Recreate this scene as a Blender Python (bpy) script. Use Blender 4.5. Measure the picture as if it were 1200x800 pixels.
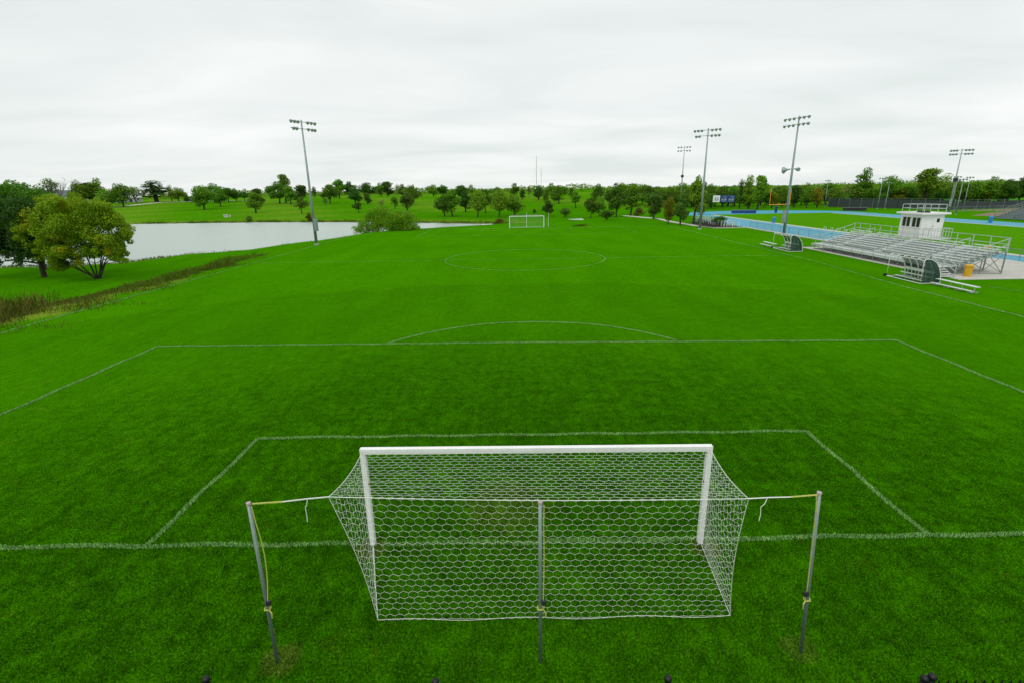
import bpy, math, random
import numpy as np
from mathutils import Vector, Matrix
for o in list(bpy.data.objects): bpy.data.objects.remove(o)
S = bpy.context.scene; COL = S.collection
PI = math.pi; rad = math.radians
# ---------------------------------------------------------------- camera
cam = bpy.data.cameras.new('camera'); co = bpy.data.objects.new('camera', cam); COL.objects.link(co)
cam.sensor_width = 36; cam.lens = 36 * 596.22 / 1200; cam.clip_start = .1; cam.clip_end = 9000
pitch, yaw, roll = .2894, -.0186, -.0181
f = Vector((math.sin(yaw) * math.cos(pitch), math.cos(yaw) * math.cos(pitch), -math.sin(pitch)))
r0 = Vector((math.cos(yaw), -math.sin(yaw), 0)); u0 = r0.cross(f)
rr = math.cos(roll) * r0 + math.sin(roll) * u0; uu = -math.sin(roll) * r0 + math.cos(roll) * u0
m = Matrix((rr, uu, -f)).transposed().to_4x4(); m.translation = Vector((-.267, -10.014, 7.885))
co.matrix_world = m; S.camera = co
# ---------------------------------------------------------------- sky, sun, exposure
SUN_EL, SUN_AZ = rad(58), rad(200)
W = bpy.data.worlds.new('World'); S.world = W; W.use_nodes = True
nt = W.node_tree; N = nt.nodes; L = nt.links; N.clear()
def wn(t, **k):
    n = N.new(t)
    for a, b in k.items(): setattr(n, a, b)
    return n
sky = wn('ShaderNodeTexSky', sky_type='NISHITA', sun_disc=False, sun_elevation=SUN_EL, sun_rotation=SUN_AZ)
bsky = wn('ShaderNodeBackground'); bsky.inputs[1].default_value = .10; L.new(sky.outputs[0], bsky.inputs[0])
tc = wn('ShaderNodeTexCoord'); sep = wn('ShaderNodeSeparateXYZ'); L.new(tc.outputs['Generated'], sep.inputs[0])
zc = wn('ShaderNodeMath', operation='MAXIMUM'); L.new(sep.outputs[2], zc.inputs[0]); zc.inputs[1].default_value = 0
za = wn('ShaderNodeMath', operation='ADD'); L.new(zc.outputs[0], za.inputs[0]); za.inputs[1].default_value = .13
dx = wn('ShaderNodeMath', operation='DIVIDE'); L.new(sep.outputs[0], dx.inputs[0]); L.new(za.outputs[0], dx.inputs[1])
dy = wn('ShaderNodeMath', operation='DIVIDE'); L.new(sep.outputs[1], dy.inputs[0]); L.new(za.outputs[0], dy.inputs[1])
cmb = wn('ShaderNodeCombineXYZ'); L.new(dx.outputs[0], cmb.inputs[0]); L.new(dy.outputs[0], cmb.inputs[1])
mp = wn('ShaderNodeMapping'); L.new(cmb.outputs[0], mp.inputs[0]); mp.inputs['Scale'].default_value = (.45, .75, 1); mp.inputs['Rotation'].default_value = (0, 0, .12)
n1 = wn('ShaderNodeTexNoise'); n1.inputs['Scale'].default_value = 1.25; n1.inputs['Detail'].default_value = 7; n1.inputs['Roughness'].default_value = .47; n1.inputs['Distortion'].default_value = .35
L.new(mp.outputs[0], n1.inputs['Vector'])
rp = wn('ShaderNodeValToRGB'); L.new(n1.outputs['Fac'], rp.inputs[0])
rp.color_ramp.elements[0].position = .34; rp.color_ramp.elements[0].color = (.765, .825, .805, 1)
rp.color_ramp.elements[1].position = .66; rp.color_ramp.elements[1].color = (.965, .985, .972, 1)
bcl = wn('ShaderNodeBackground'); bcl.inputs[1].default_value = 1.02; L.new(rp.outputs[0], bcl.inputs[0])
mxw = wn('ShaderNodeMixShader'); mxw.inputs[0].default_value = .94; L.new(bsky.outputs[0], mxw.inputs[1]); L.new(bcl.outputs[0], mxw.inputs[2])
wo = wn('ShaderNodeOutputWorld'); L.new(mxw.outputs[0], wo.inputs[0])
sl = bpy.data.lights.new('sun', 'SUN'); sl.energy = 1.3; sl.angle = rad(35); sl.color = (1, .97, .92)
so = bpy.data.objects.new('sun', sl); COL.objects.link(so); so.location = (0, 0, 60)
so.rotation_euler = Vector((math.sin(SUN_AZ) * math.cos(SUN_EL), math.cos(SUN_AZ) * math.cos(SUN_EL), math.sin(SUN_EL))).to_track_quat('Z', 'Y').to_euler()
vs = S.view_settings; vs.view_transform = 'Standard'; vs.look = 'None'; vs.gamma = 1; vs.exposure = 0; vs.use_curve_mapping = False
# ---------------------------------------------------------------- terrain shape
POND = np.array([(-150,50),(-100,52),(-71,58),(-66,59),(-61,60),(-56,63),(-52.5,70),(-46,75),(-40.5,84),(-38,97),(-30,108),(-18,115),
    (-11,120),(-6,127),(-5.5,132),(-11,136),(-34,147.5),(-57,156),(-89,164),(-131,166),(-170,168),(-230,160),(-260,120),(-220,70)], float)
def sstep(a, b, v):
    t = np.clip((v - a) / (b - a), 0, 1)
    return t * t * (3 - 2 * t)
def pond_dist(x, y):
    """signed distance to the shoreline, negative over the water"""
    d = np.full(x.shape, 1e9); ins = np.zeros(x.shape, bool)
    for (ax, ay), (bx, by) in zip(POND, np.roll(POND, -1, 0)):
        ex, ey = bx - ax, by - ay
        t = np.clip(((x - ax) * ex + (y - ay) * ey) / (ex * ex + ey * ey), 0, 1)
        d = np.minimum(d, np.hypot(x - ax - t * ex, y - ay - t * ey))
        c = ((ay > y) != (by > y)) & (x < (bx - ax) * (y - ay) / (by - ay + 1e-12) + ax)
        ins ^= c
    d = d + .5 * np.sin(x * .31 + y * .17) + .35 * np.sin(y * .45 - x * .2)
    return np.where(ins, -d, d)
def height(x, y):
    x = np.asarray(x, float); y = np.asarray(y, float)
    d = pond_dist(x, y)
    r = np.hypot(x, y + 10); az = np.arctan2(x, y + 10)
    w = 1 - sstep(.19, .33, az)
    far = 4.3 * sstep(150, 330, r) * w + .25 * np.sin(x * .05) * np.sin(y * .043) * sstep(150, 200, r) * w
    left = -.95 * sstep(0, 9, -34 - x) * (1 - sstep(62, 85, y))
    berm = 1.25 * np.exp(-(((x - 27) / 11) ** 2 + ((y - 126) / 11) ** 2))
    tuft = .05 * np.sin(x * .9 + 1) * np.sin(y * .8) * sstep(0, 4, -36 - x)
    pool = -.5 * (1 - sstep(.5, 1.3, ((x - 17.5) / 4.5) ** 2 + ((y - 131) / 5) ** 2))
    out = far + left + berm + tuft + pool
    k = np.where(y < 118, .14, .035)
    cap = -1.5 + .55 * (1 - np.exp(-np.maximum(d, 0) / 1.5)) + k * np.maximum(d, 0)
    h = np.minimum(out, cap)
    return np.where(d < 0, -1.5 + .25 * np.maximum(d, -8), h)
def hz(x, y): return float(height(np.array([x]), np.array([y]))[0])
# ---------------------------------------------------------------- materials
MATS = {}
def nodes(name):
    m = bpy.data.materials.new(name); m.use_nodes = True; MATS[name] = m
    return m, m.node_tree.nodes, m.node_tree.links, m.node_tree.nodes['Principled BSDF']
def noise(N, L, vec, scale, detail=3, rough=.5, dist=0):
    n = N.new('ShaderNodeTexNoise'); n.inputs['Scale'].default_value = scale; n.inputs['Detail'].default_value = detail
    n.inputs['Roughness'].default_value = rough; n.inputs['Distortion'].default_value = dist
    L.new(vec, n.inputs['Vector']); return n.outputs['Fac']
def ramp(N, L, fac, *stops):
    r = N.new('ShaderNodeValToRGB'); L.new(fac, r.inputs[0]); e = r.color_ramp.elements
    while len(e) < len(stops): e.new(.5)
    for el, (p, c) in zip(e, stops): el.position = p; el.color = (c, c, c, 1) if isinstance(c, (int, float)) else (*c, 1)
    return r.outputs[0]
def mix(N, L, fac, a, b, mode='MIX'):
    n = N.new('ShaderNodeMix'); n.data_type = 'RGBA'; n.blend_type = mode
    for s, v in ((n.inputs[0], fac), (n.inputs[6], a), (n.inputs[7], b)):
        if hasattr(v, 'is_linked'): L.new(v, s)
        else: s.default_value = v if isinstance(v, (int, float)) else (*v, 1)
    return n.outputs[2]
def bump(N, L, P, h, strength, dist):
    b = N.new('ShaderNodeBump'); b.inputs['Strength'].default_value = strength; b.inputs['Distance'].default_value = dist
    L.new(h, b.inputs['Height']); L.new(b.outputs[0], P.inputs['Normal'])
def mk(name, col, rough=.6, metal=0, var=.18, scale=6, bmp=0, spec=.4):
    m, N, L, P = nodes(name)
    tc = N.new('ShaderNodeTexCoord').outputs['Object']
    a = noise(N, L, tc, scale, 5, .6); b = noise(N, L, tc, scale * 6, 3)
    lo = tuple(c * (1 - var) for c in col); hi = tuple(min(1, c * (1 + var)) for c in col)
    c1 = mix(N, L, ramp(N, L, a, (.3, 0), (.7, 1)), lo, hi)
    c2 = mix(N, L, ramp(N, L, b, (.35, 0), (.75, .35)), c1, tuple(c * .75 for c in col))
    L.new(c2, P.inputs['Base Color'])
    P.inputs['Roughness'].default_value = rough; P.inputs['Metallic'].default_value = metal; P.inputs['Specular IOR Level'].default_value = spec
    if bmp: bump(N, L, P, b, .5, bmp)
    return m
WORN = ((-.7, 1.5, 1.1, .26), (-4.6, -3.05, .34, .38), (3.9, -.2, .35, .4), (-3.8, -.2, .35, .4), (4.6, -2.85, .3, .25))
def grass_colour(N, L, dark, light, dry):
    pos = N.new('ShaderNodeNewGeometry').outputs['Position']
    mp = N.new('ShaderNodeMapping'); L.new(pos, mp.inputs[0]); mp.inputs['Scale'].default_value = (1, 1, 0); v = mp.outputs[0]
    big = ramp(N, L, noise(N, L, v, .07, 3), (.3, 0), (.7, 1))
    mid = ramp(N, L, noise(N, L, v, .55, 4, .6), (.28, 0), (.72, 1))
    fine = ramp(N, L, noise(N, L, v, 5, 4, .65), (.3, 0), (.7, 1))
    mp2 = N.new('ShaderNodeMapping'); L.new(v, mp2.inputs[0]); mp2.inputs['Scale'].default_value = (1, .25, 1); mp2.inputs['Rotation'].default_value = (0, 0, .06)
    streak = ramp(N, L, noise(N, L, mp2.outputs[0], .35, 3), (.35, 0), (.65, 1))
    a = mix(N, L, .45, big, mid); a = mix(N, L, .35, a, fine); a = mix(N, L, .28, a, streak); a = mix(N, L, .35, a, (.5, .5, .5))
    c = mix(N, L, a, dark, light)
    d = ramp(N, L, noise(N, L, v, .9, 6, .75, .6), (.60, 0), (.78, .55))
    for px_, py_, r_, amt in WORN:
        ds = N.new('ShaderNodeVectorMath'); ds.operation = 'DISTANCE'; L.new(v, ds.inputs[0]); ds.inputs[1].default_value = (px_, py_, 0)
        ad = N.new('ShaderNodeMath'); ad.operation = 'MULTIPLY_ADD'; L.new(noise(N, L, v, 2.2 / r_ ** .5, 4, .7), ad.inputs[0]); ad.inputs[1].default_value = -1.6 * r_; L.new(ds.outputs['Value'], ad.inputs[2])
        c = mix(N, L, ramp(N, L, ad.outputs[0], (0, amt), (max(.02, r_ * .35), 0)), c, (.105, .105, .022))
    sp = ramp(N, L, noise(N, L, v, 22, 3, .7), (.34, .35), (.5, .95), (.66, 1.9))
    mp3 = N.new('ShaderNodeMapping'); L.new(v, mp3.inputs[0]); mp3.inputs['Scale'].default_value = (1, .45, 1)
    sp2 = ramp(N, L, noise(N, L, mp3.outputs[0], 3.2, 5, .75), (.25, .68), (.5, 1.0), (.75, 1.35))
    o = mix(N, L, .75, mix(N, L, d, c, dry), mix(N, L, 1.0, mix(N, L, d, c, dry), sp, 'MULTIPLY'))
    return mix(N, L, .8, o, mix(N, L, 1.0, o, sp2, 'MULTIPLY')), fine, v
def blade_mat(name, dark, light, dry, trans=.25, tip=None, up=.7, sheen=False):
    m, N, L, P = nodes(name)
    c, fine, v = grass_colour(N, L, dark, light, dry)
    isl = N.new('ShaderNodeNewGeometry').outputs['Random Per Island']
    c = mix(N, L, 1.0, c, ramp(N, L, isl, (0, .38), (.5, .95), (.93, 1.5), (1, 2.1)), 'MULTIPLY')
    if tip: c = mix(N, L, ramp(N, L, isl, (tip[1], 0), (tip[1] + .03, 1)), c, tip[0])
    L.new(c, P.inputs['Base Color']); P.inputs['Roughness'].default_value = .55; P.inputs['Specular IOR Level'].default_value = 0
    gn = N.new('ShaderNodeNewGeometry'); vm = N.new('ShaderNodeMix'); vm.data_type = 'VECTOR'; vm.inputs[0].default_value = up; L.new(gn.outputs['Normal'], vm.inputs[4]); vm.inputs[5].default_value = (0, 0, 1)
    nn_ = N.new('ShaderNodeVectorMath'); nn_.operation = 'NORMALIZE'; L.new(vm.outputs[1], nn_.inputs[0]); L.new(nn_.outputs[0], P.inputs['Normal'])
    if sheen: P.inputs['Sheen Weight'].default_value = .30; P.inputs['Sheen Roughness'].default_value = .5; L.new(mix(N, L, 1.0, c, (8, 8, 8), 'MULTIPLY'), P.inputs['Sheen Tint'])
    t = N.new('ShaderNodeBsdfTranslucent'); L.new(c, t.inputs[0]); x = N.new('ShaderNodeMixShader'); x.inputs[0].default_value = trans
    L.new(P.outputs[0], x.inputs[1]); L.new(t.outputs[0], x.inputs[2]); L.new(x.outputs[0], N['Material Output'].inputs[0])
    return m
def lawn_mat(name, dark, light, dry, rough_attr=False):
    m, N, L, P = nodes(name)
    c, fine, v = grass_colour(N, L, dark, light, dry)
    if rough_attr:
        at = N.new('ShaderNodeAttribute'); at.attribute_name = 'rough'
        e = N.new('ShaderNodeMath'); e.operation = 'MULTIPLY_ADD'; L.new(noise(N, L, v, .8, 6, .7), e.inputs[0]); e.inputs[1].default_value = 1.1; e.inputs[2].default_value = -.55
        e2 = N.new('ShaderNodeMath'); e2.operation = 'ADD'; L.new(e.outputs[0], e2.inputs[0]); L.new(at.outputs['Fac'], e2.inputs[1])
        rc = mix(N, L, ramp(N, L, noise(N, L, v, 1.7, 5, .7), (.35, 0), (.65, 1)), (.055, .115, .004), (.115, .150, .016))
        c = mix(N, L, ramp(N, L, e2.outputs[0], (.3, 0), (.75, 1)), c, rc)
        a2 = N.new('ShaderNodeAttribute'); a2.attribute_name = 'bare'
        c = mix(N, L, a2.outputs['Fac'], c, (.10, .075, .045))
    L.new(c, P.inputs['Base Color']); P.inputs['Roughness'].default_value = .9; P.inputs['Specular IOR Level'].default_value = 0
    P.inputs['Sheen Weight'].default_value = .30; P.inputs['Sheen Roughness'].default_value = .5; L.new(mix(N, L, 1.0, c, (8, 8, 8), 'MULTIPLY'), P.inputs['Sheen Tint'])
    f2 = noise(N, L, v, 14, 4, .7)
    bump(N, L, P, f2, .35, .03)
    return m
def leaf_mat(name, a, b, hue=None, trans=.38):
    m, N, L, P = nodes(name)
    g = N.new('ShaderNodeNewGeometry'); oi = N.new('ShaderNodeObjectInfo')
    tc = N.new('ShaderNodeTexCoord').outputs['Object']
    c = mix(N, L, g.outputs['Random Per Island'], a, b)
    if hue: c = mix(N, L, ramp(N, L, noise(N, L, tc, hue[1], 3, .6), (hue[2], 0), (hue[2] + .18, 1)), c, hue[0])
    c = mix(N, L, ramp(N, L, noise(N, L, tc, .5, 2), (.3, .0), (.7, .35)), c, tuple(x * 1.5 for x in b))
    hs = N.new('ShaderNodeHueSaturation'); L.new(c, hs.inputs['Color'])
    def mr(lo, hi, src):
        q = N.new('ShaderNodeMapRange'); L.new(src, q.inputs[0]); q.inputs[3].default_value = lo; q.inputs[4].default_value = hi; return q.outputs[0]
    L.new(mr(.468, .503, oi.outputs['Random']), hs.inputs['Hue']); 
    w = N.new('ShaderNodeTexWhiteNoise'); w.noise_dimensions = '1D'; L.new(oi.outputs['Random'], w.inputs['W'])
    L.new(mr(.72, 1.35, w.outputs['Value']), hs.inputs['Value'])
    L.new(hs.outputs[0], P.inputs['Base Color']); P.inputs['Roughness'].default_value = .6; P.inputs['Specular IOR Level'].default_value = .15
    t = N.new('ShaderNodeBsdfTranslucent'); L.new(hs.outputs[0], t.inputs[0]); x = N.new('ShaderNodeMixShader'); x.inputs[0].default_value = trans
    L.new(P.outputs[0], x.inputs[1]); L.new(t.outputs[0], x.inputs[2]); L.new(x.outputs[0], N['Material Output'].inputs[0])
    return m
mk('white_paint', (.80, .81, .79), .35, 0, .05, 3)
mk('galv', (.24, .30, .28), .5, .5, .15, 5)
mk('alu', (.52, .56, .54), .42, .35, .12, 3)
mk('alu_bright', (.68, .72, .70), .45, .15, .08, 2)
mk('steel_pale', (.30, .37, .36), .55, .3, .12, .6)
mk('dark_metal', (.03, .033, .035), .5, .2)
mk('black_iron', (.008, .009, .012), .4, .2)
mk('lamp_glass', (.55, .62, .60), .12, .3, .05)
mk('net_cord', (.70, .73, .66), .8, 0, .08, 30)
mk('yellow_strap', (.42, .46, .09), .6, 0, .2, 10)
mk('red_tape', (.5, .03, .03), .5)
mk('pink_cap', (.42, .34, .35), .6)
mk('bark', (.055, .042, .03), .9, 0, .35, 4, .03)
mk('bark_pale', (.16, .14, .12), .9, 0, .3, 4, .02)
mk('concrete', (.46, .45, .40), .85, 0, .12, .5, .004)
mk('track_blue', (.045, .30, .42), .75, 0, .10, .35, .003)
mk('lane_white', (.62, .70, .70), .7, 0, .15, 2)
mk('dirt', (.20, .14, .09), .95, 0, .25, .8, .02)
mk('mulch', (.11, .07, .045), .95, 0, .35, 2, .03)
mk('box_white', (.78, .79, .77), .55, 0, .06, 1.5)
mk('window_glass', (.03, .02, .022), .08, 0, .3, 2, 0, .6)
sp_m = mk('shelter_panel', (.03, .075, .055), .3, 0, .25, 2); sp_m.node_tree.nodes['Principled BSDF'].inputs['Alpha'].default_value = .55
mk('bin_yellow', (.65, .36, .015), .5, 0, .15, 3)
mk('goal_yellow', (.75, .30, .02), .45, 0, .1, 1)
mk('blue_vinyl', (.01, .05, .20), .45, 0, .2, 2)
mk('sky_blue_plastic', (.03, .22, .50), .4, 0, .12, 2)
mk('board_blue', (.012, .06, .20), .5, 0, .1, 1)
mk('board_white', (.78, .80, .80), .5, 0, .06, 1)
mk('board_print', (.28, .33, .36), .6)
mk('screen_mesh', (.04, .055, .055), .8, 0, .2, 1.5)
mk('stand_grey', (.22, .28, .28), .6, .2, .12, 1)
mk('roof_slate', (.12, .14, .15), .8, 0, .15, 1)
mk('wall_pale', (.50, .55, .56), .8, 0, .08, 1)
mk('rubber', (.015, .015, .015), .8)
mk('stone', (.5, .5, .46), .9, 0, .25, 1.5, .03)
mk('path_conc', (.52, .50, .43), .9, 0, .12, .6, .004)
lawn_mat('lawn', (.013, .070, .0002), (.036, .144, .0004), (.080, .140, .006), True)
mk('turf_line', (.10, .22, .03), .9)
lawn_mat('football_turf', (.026, .105, .0006), (.044, .150, .001), (.07, .15, .006))
blade_mat('pitch_blades', (.016, .100, .0002), (.046, .204, .0004), (.11, .185, .005), .38, ((.20, .30, .07), .955), .75, True)
blade_mat('paint_blades', (.19, .44, .10), (.34, .62, .20), (.26, .48, .12), .2)
blade_mat('weed_blades', (.07, .12, .010), (.13, .20, .02), (.20, .17, .04), .3, ((.20, .14, .045), .74))
blade_mat('reed_blades', (.07, .17, .008), (.13, .28, .014), (.18, .20, .03), .4, ((.18, .16, .04), .8))
leaf_mat('leaf_green', (0.060, 0.186, 0.009), (0.124, 0.308, 0.014))
leaf_mat('leaf_dark', (0.031, 0.106, 0.011), (0.064, 0.176, 0.018))
leaf_mat('leaf_pale', (0.113, 0.224, 0.027), (0.179, 0.299, 0.045))
leaf_mat('leaf_yellow', (0.128, 0.194, 0.009), (0.209, 0.261, 0.014))
leaf_mat('leaf_bronze', (0.083, 0.090, 0.013), (0.135, 0.113, 0.018))
leaf_mat('leaf_willow', (0.075, 0.30, 0.005), (0.140, 0.43, 0.009))
leaf_mat('leaf_autumn', (0.090, 0.179, 0.003), (0.179, 0.286, 0.006), ((.36, .26, .008), .4, .56))
leaf_mat('leaf_deep', (0.039, 0.133, 0.009), (0.081, 0.221, 0.014))
def water():
    m, N, L, P = nodes('water')
    pos = N.new('ShaderNodeNewGeometry').outputs['Position']
    mp = N.new('ShaderNodeMapping'); L.new(pos, mp.inputs[0]); mp.inputs['Scale'].default_value = (.7, 1.8, 1); mp.inputs['Rotation'].default_value = (0, 0, .35)
    L.new(mix(N, L, noise(N, L, pos, .03, 3), (.30, .375, .33), (.40, .47, .42)), P.inputs['Base Color'])
    P.inputs['Roughness'].default_value = .34; P.inputs['IOR'].default_value = 1.33; P.inputs['Specular IOR Level'].default_value = .6
    bump(N, L, P, noise(N, L, mp.outputs[0], 2.2, 4, .6), .35, .05)
water()
# ---------------------------------------------------------------- mesh helpers
class MB:
    def __init__(s): s.v = []; s.f = []
    def add(s, v, f):
        n = len(s.v); s.v += [tuple(p) for p in v]; s.f += [tuple(i + n for i in q) for q in f]; return s
    def box(s, c, d, rz=0):
        x, y, z = d[0] / 2, d[1] / 2, d[2] / 2; ca, sa = math.cos(rz), math.sin(rz)
        v = [(c[0] + a * ca - b * sa, c[1] + a * sa + b * ca, c[2] + e) for a, b, e in
             ((-x, -y, -z), (x, -y, -z), (x, y, -z), (-x, y, -z), (-x, -y, z), (x, -y, z), (x, y, z), (-x, y, z))]
        return s.add(v, [(3, 2, 1, 0), (4, 5, 6, 7), (0, 1, 5, 4), (1, 2, 6, 5), (2, 3, 7, 6), (3, 0, 4, 7)])
    def path(s, pts, r, n=6, cap=True):
        pts = [Vector(p) for p in pts]; rs = r if isinstance(r, (list, tuple)) else [r] * len(pts); v = []; fs = []
        ref = Vector((0, 0, 1)); d0 = (pts[-1] - pts[0]).normalized()
        if abs(d0.z) > .9: ref = Vector((1, 0, 0))
        for i, p in enumerate(pts):
            d = (pts[min(i + 1, len(pts) - 1)] - pts[max(i - 1, 0)]).normalized(); a = d.cross(ref).normalized(); b = a.cross(d)
            for k in range(n):
                t = 2 * PI * k / n; v.append(p + rs[i] * (math.cos(t) * a + math.sin(t) * b))
        for i in range(len(pts) - 1):
            for k in range(n): fs.append((i * n + k, i * n + (k + 1) % n, (i + 1) * n + (k + 1) % n, (i + 1) * n + k))
        if cap: fs.append(tuple(range(n))[::-1]); fs.append(tuple(range((len(pts) - 1) * n, len(pts) * n)))
        return s.add(v, fs)
    def bar(s, a, b, w, h=None):
        a = Vector(a); b = Vector(b); d = (b - a).normalized(); ref = Vector((0, 0, 1)) if abs(d.z) < .95 else Vector((0, 1, 0))
        p = d.cross(ref).normalized() * w / 2; q = p.normalized().cross(d) * (h or w) / 2
        v = [a - p - q, a + p - q, a + p + q, a - p + q, b - p - q, b + p - q, b + p + q, b - p + q]
        return s.add(v, [(0, 3, 2, 1), (4, 5, 6, 7), (0, 1, 5, 4), (1, 2, 6, 5), (2, 3, 7, 6), (3, 0, 4, 7)])
    def lathe(s, prof, c=(0, 0, 0), n=10):
        v = [(c[0] + r * math.cos(2 * PI * k / n), c[1] + r * math.sin(2 * PI * k / n), c[2] + z) for r, z in prof for k in range(n)]
        fs = [(i * n + k, i * n + (k + 1) % n, (i + 1) * n + (k + 1) % n, (i + 1) * n + k) for i in range(len(prof) - 1) for k in range(n)]
        fs += [tuple(range(n))[::-1], tuple(range((len(prof) - 1) * n, len(prof) * n))]
        return s.add(v, fs)
    def mesh(s, name, mat, smooth=False):
        me = bpy.data.meshes.new(name); me.from_pydata(s.v, [], s.f); me.materials.append(MATS[mat])
        if smooth: me.polygons.foreach_set('use_smooth', [True] * len(me.polygons))
        return me
    def build(s, name, mat, parent=None, loc=None, smooth=False):
        return link(name, s.mesh(name, mat, smooth), parent, loc)
def link(name, me, parent=None, loc=None, rz=0):
    o = bpy.data.objects.new(name, me); COL.objects.link(o)
    if parent: o.parent = parent
    if loc: o.location = loc
    if rz: o.rotation_euler = (0, 0, rz)
    return o
def tag(o, label=None, cat=None, group=None, kind=None):
    for k, v in (('label', label), ('category', cat), ('group', group), ('kind', kind)):
        if v: o[k] = v
    return o
def thing(name, label, cat, loc=(0, 0, 0), rz=0, group=None):
    return tag(link(name, None, None, loc, rz), label, cat, group)
def copy_tree(o, parent=None):
    c = o.copy(); COL.objects.link(c); c.parent = parent
    for ch in o.children: copy_tree(ch, c)
    return c
def sheet(name, polys, z, mat, kind='structure', parent=None):
    b = MB()
    for p in polys: b.add([(x, y, z) for x, y in p], [tuple(range(len(p)))])
    o = b.build(name, mat, parent); tag(o, kind=kind); return o
def np_mesh(name, v, f, mat):
    me = bpy.data.meshes.new(name); v = np.asarray(v, np.float32); f = np.asarray(f, np.int32)
    me.vertices.add(len(v)); me.vertices.foreach_set('co', v.ravel()); k = f.shape[1]
    me.loops.add(f.size); me.loops.foreach_set('vertex_index', f.ravel()); me.polygons.add(len(f))
    me.polygons.foreach_set('loop_start', np.arange(len(f), dtype=np.int32) * k); me.polygons.foreach_set('loop_total', np.full(len(f), k, np.int32))
    me.update(calc_edges=True); me.materials.append(MATS[mat]); return me
def blades(rng, base, hgt, wid, lean):
    """quads, one bent tapering blade for each base point"""
    n = len(base); a = rng.uniform(0, 2 * PI, n); h = hgt * rng.uniform(.6, 1.25, n); w = wid * rng.uniform(.7, 1.3, n)
    side = np.stack([np.cos(a), np.sin(a), np.zeros(n)], 1) * w[:, None] / 2
    la = rng.uniform(0, 2 * PI, n); ln = rng.uniform(0, lean, n) * h
    tip = base + np.stack([np.cos(la) * ln, np.sin(la) * ln, h], 1)
    v = np.empty((n, 4, 3)); v[:, 0] = base - side; v[:, 1] = base + side; v[:, 2] = tip + side * .35; v[:, 3] = tip - side * .35
    return v.reshape(-1, 3), np.arange(4 * n).reshape(n, 4)
GOLF_TREES = [
    (-275.6,297.2,14.8,10.1,'s'), (-269.3,297,15.7,11.1,'x'), (-249.2,285.7,13.8,12.6,'b'), (-248.2,293.6,12.3,9.9,'o'), (-243.4,292.7,14.6,8.9,'t'), (-217.8,266.1,9.5,13.6,'b'), (-209.1,264.9,12,12.6,'b'),
    (-232,306.1,9.4,9.3,'s'), (-224.2,313,12.5,14.8,'c'), (-216.7,316.2,9.9,5.3,'s'), (-211.2,314.4,8.8,8.5,'b'), (-202.5,308.2,4,4.2,'r'), (-147.1,233.1,11,11.2,'b'), (-177.2,294.3,10.9,11.9,'b'),
    (-151.6,254.8,10.1,8.7,'b'), (-173.3,301.7,8.2,9.1,'b'), (-170.5,305.2,7.1,6.2,'b'), (-166.8,308,5.9,6.2,'r'), (-108.6,204.1,8.1,6.3,'o'), (-134.3,259.8,8.4,5.3,'o'), (-129.4,272.4,11.4,11,'b'),
    (-129,279.1,15,7.1,'t'), (-118.7,261.5,9.3,5.8,'o'), (-116.1,268.3,9.5,7.3,'o'), (-86.7,197.2,6.3,5.1,'r'), (-185.7,467.2,9.2,5.4,'c'), (-98.5,262.6,9.7,9.8,'b'), (-111.9,317,11.6,8,'o'),
    (-93.1,241.4,4.3,2.5,'s'), (-106.5,320.1,9.9,8,'o'), (-62.3,191.7,4.4,4,'r'), (-81.6,251.1,9.3,6.4,'o'), (-113.3,383.3,10.6,12.7,'b'), (-74.8,248.2,5.6,3.8,'o'), (-115.1,429.2,11.2,10.7,'b'),
    (-108.8,427.2,11.8,9.2,'o'), (-60.7,219.4,4,3,'s'), (-52.7,211.1,5.2,3.2,'o'), (-99.4,420.2,9.6,4.9,'s'), (-71.5,312.5,8,5.7,'o'), (-51.1,239.1,8.9,8.5,'b'), (-42.8,189.3,7.5,5.9,'o'),
    (-55.7,331,7.9,8.3,'b'), (-49.5,330.2,7.4,6.6,'o'), (-25.1,163.5,7.1,6.5,'b'), (-22.2,160.6,8.7,5,'o'), (-29.5,256.9,7.8,7.8,'b'), (-19.7,180.2,7.4,4.3,'o'), (-23.1,239.2,8.1,4,'t'),
    (-13.5,156,8.3,5.7,'b'), (-12.1,172.9,8,3.9,'o'), (-12.9,221.1,6.8,5.6,'b'), (-10.3,233.3,7.1,5.1,'o'), (-6.6,153.1,8.2,5.9,'b'), (-1.8,155.7,7.1,6.2,'b'), (-2.8,275.7,7.5,5.1,'t'),
    (1.2,256,5.3,3.4,'c'), (5,273.4,6.1,2.7,'s'), (9.1,247.3,7.1,5.4,'o'), (16.5,266.5,7.5,4.9,'t'), (16.8,216.8,7.7,7.3,'b'), (8.4,149.5,5,3.1,'o'), (4.5,158.2,1.9,1.4,'r'),
    (25.3,251.5,5.7,3.4,'r'), (20.6,185.6,6.1,3.5,'o'), (19.4,134.9,5.5,3.5,'b'), (22.5,140,5.9,3.2,'b'), (37.5,246.2,5.5,6.2,'b'), (12,231.9,6,3.1,'h'), (13.1,143.7,2.9,3.5,'h'),
    (21,117.5,2.3,3.5,'h'), (-5.9,134.6,1.4,3.1,'k'), (-91.9,166.1,2.1,2.6,'h'), (-69.3,160.8,3.1,2.2,'k'),
]
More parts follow.
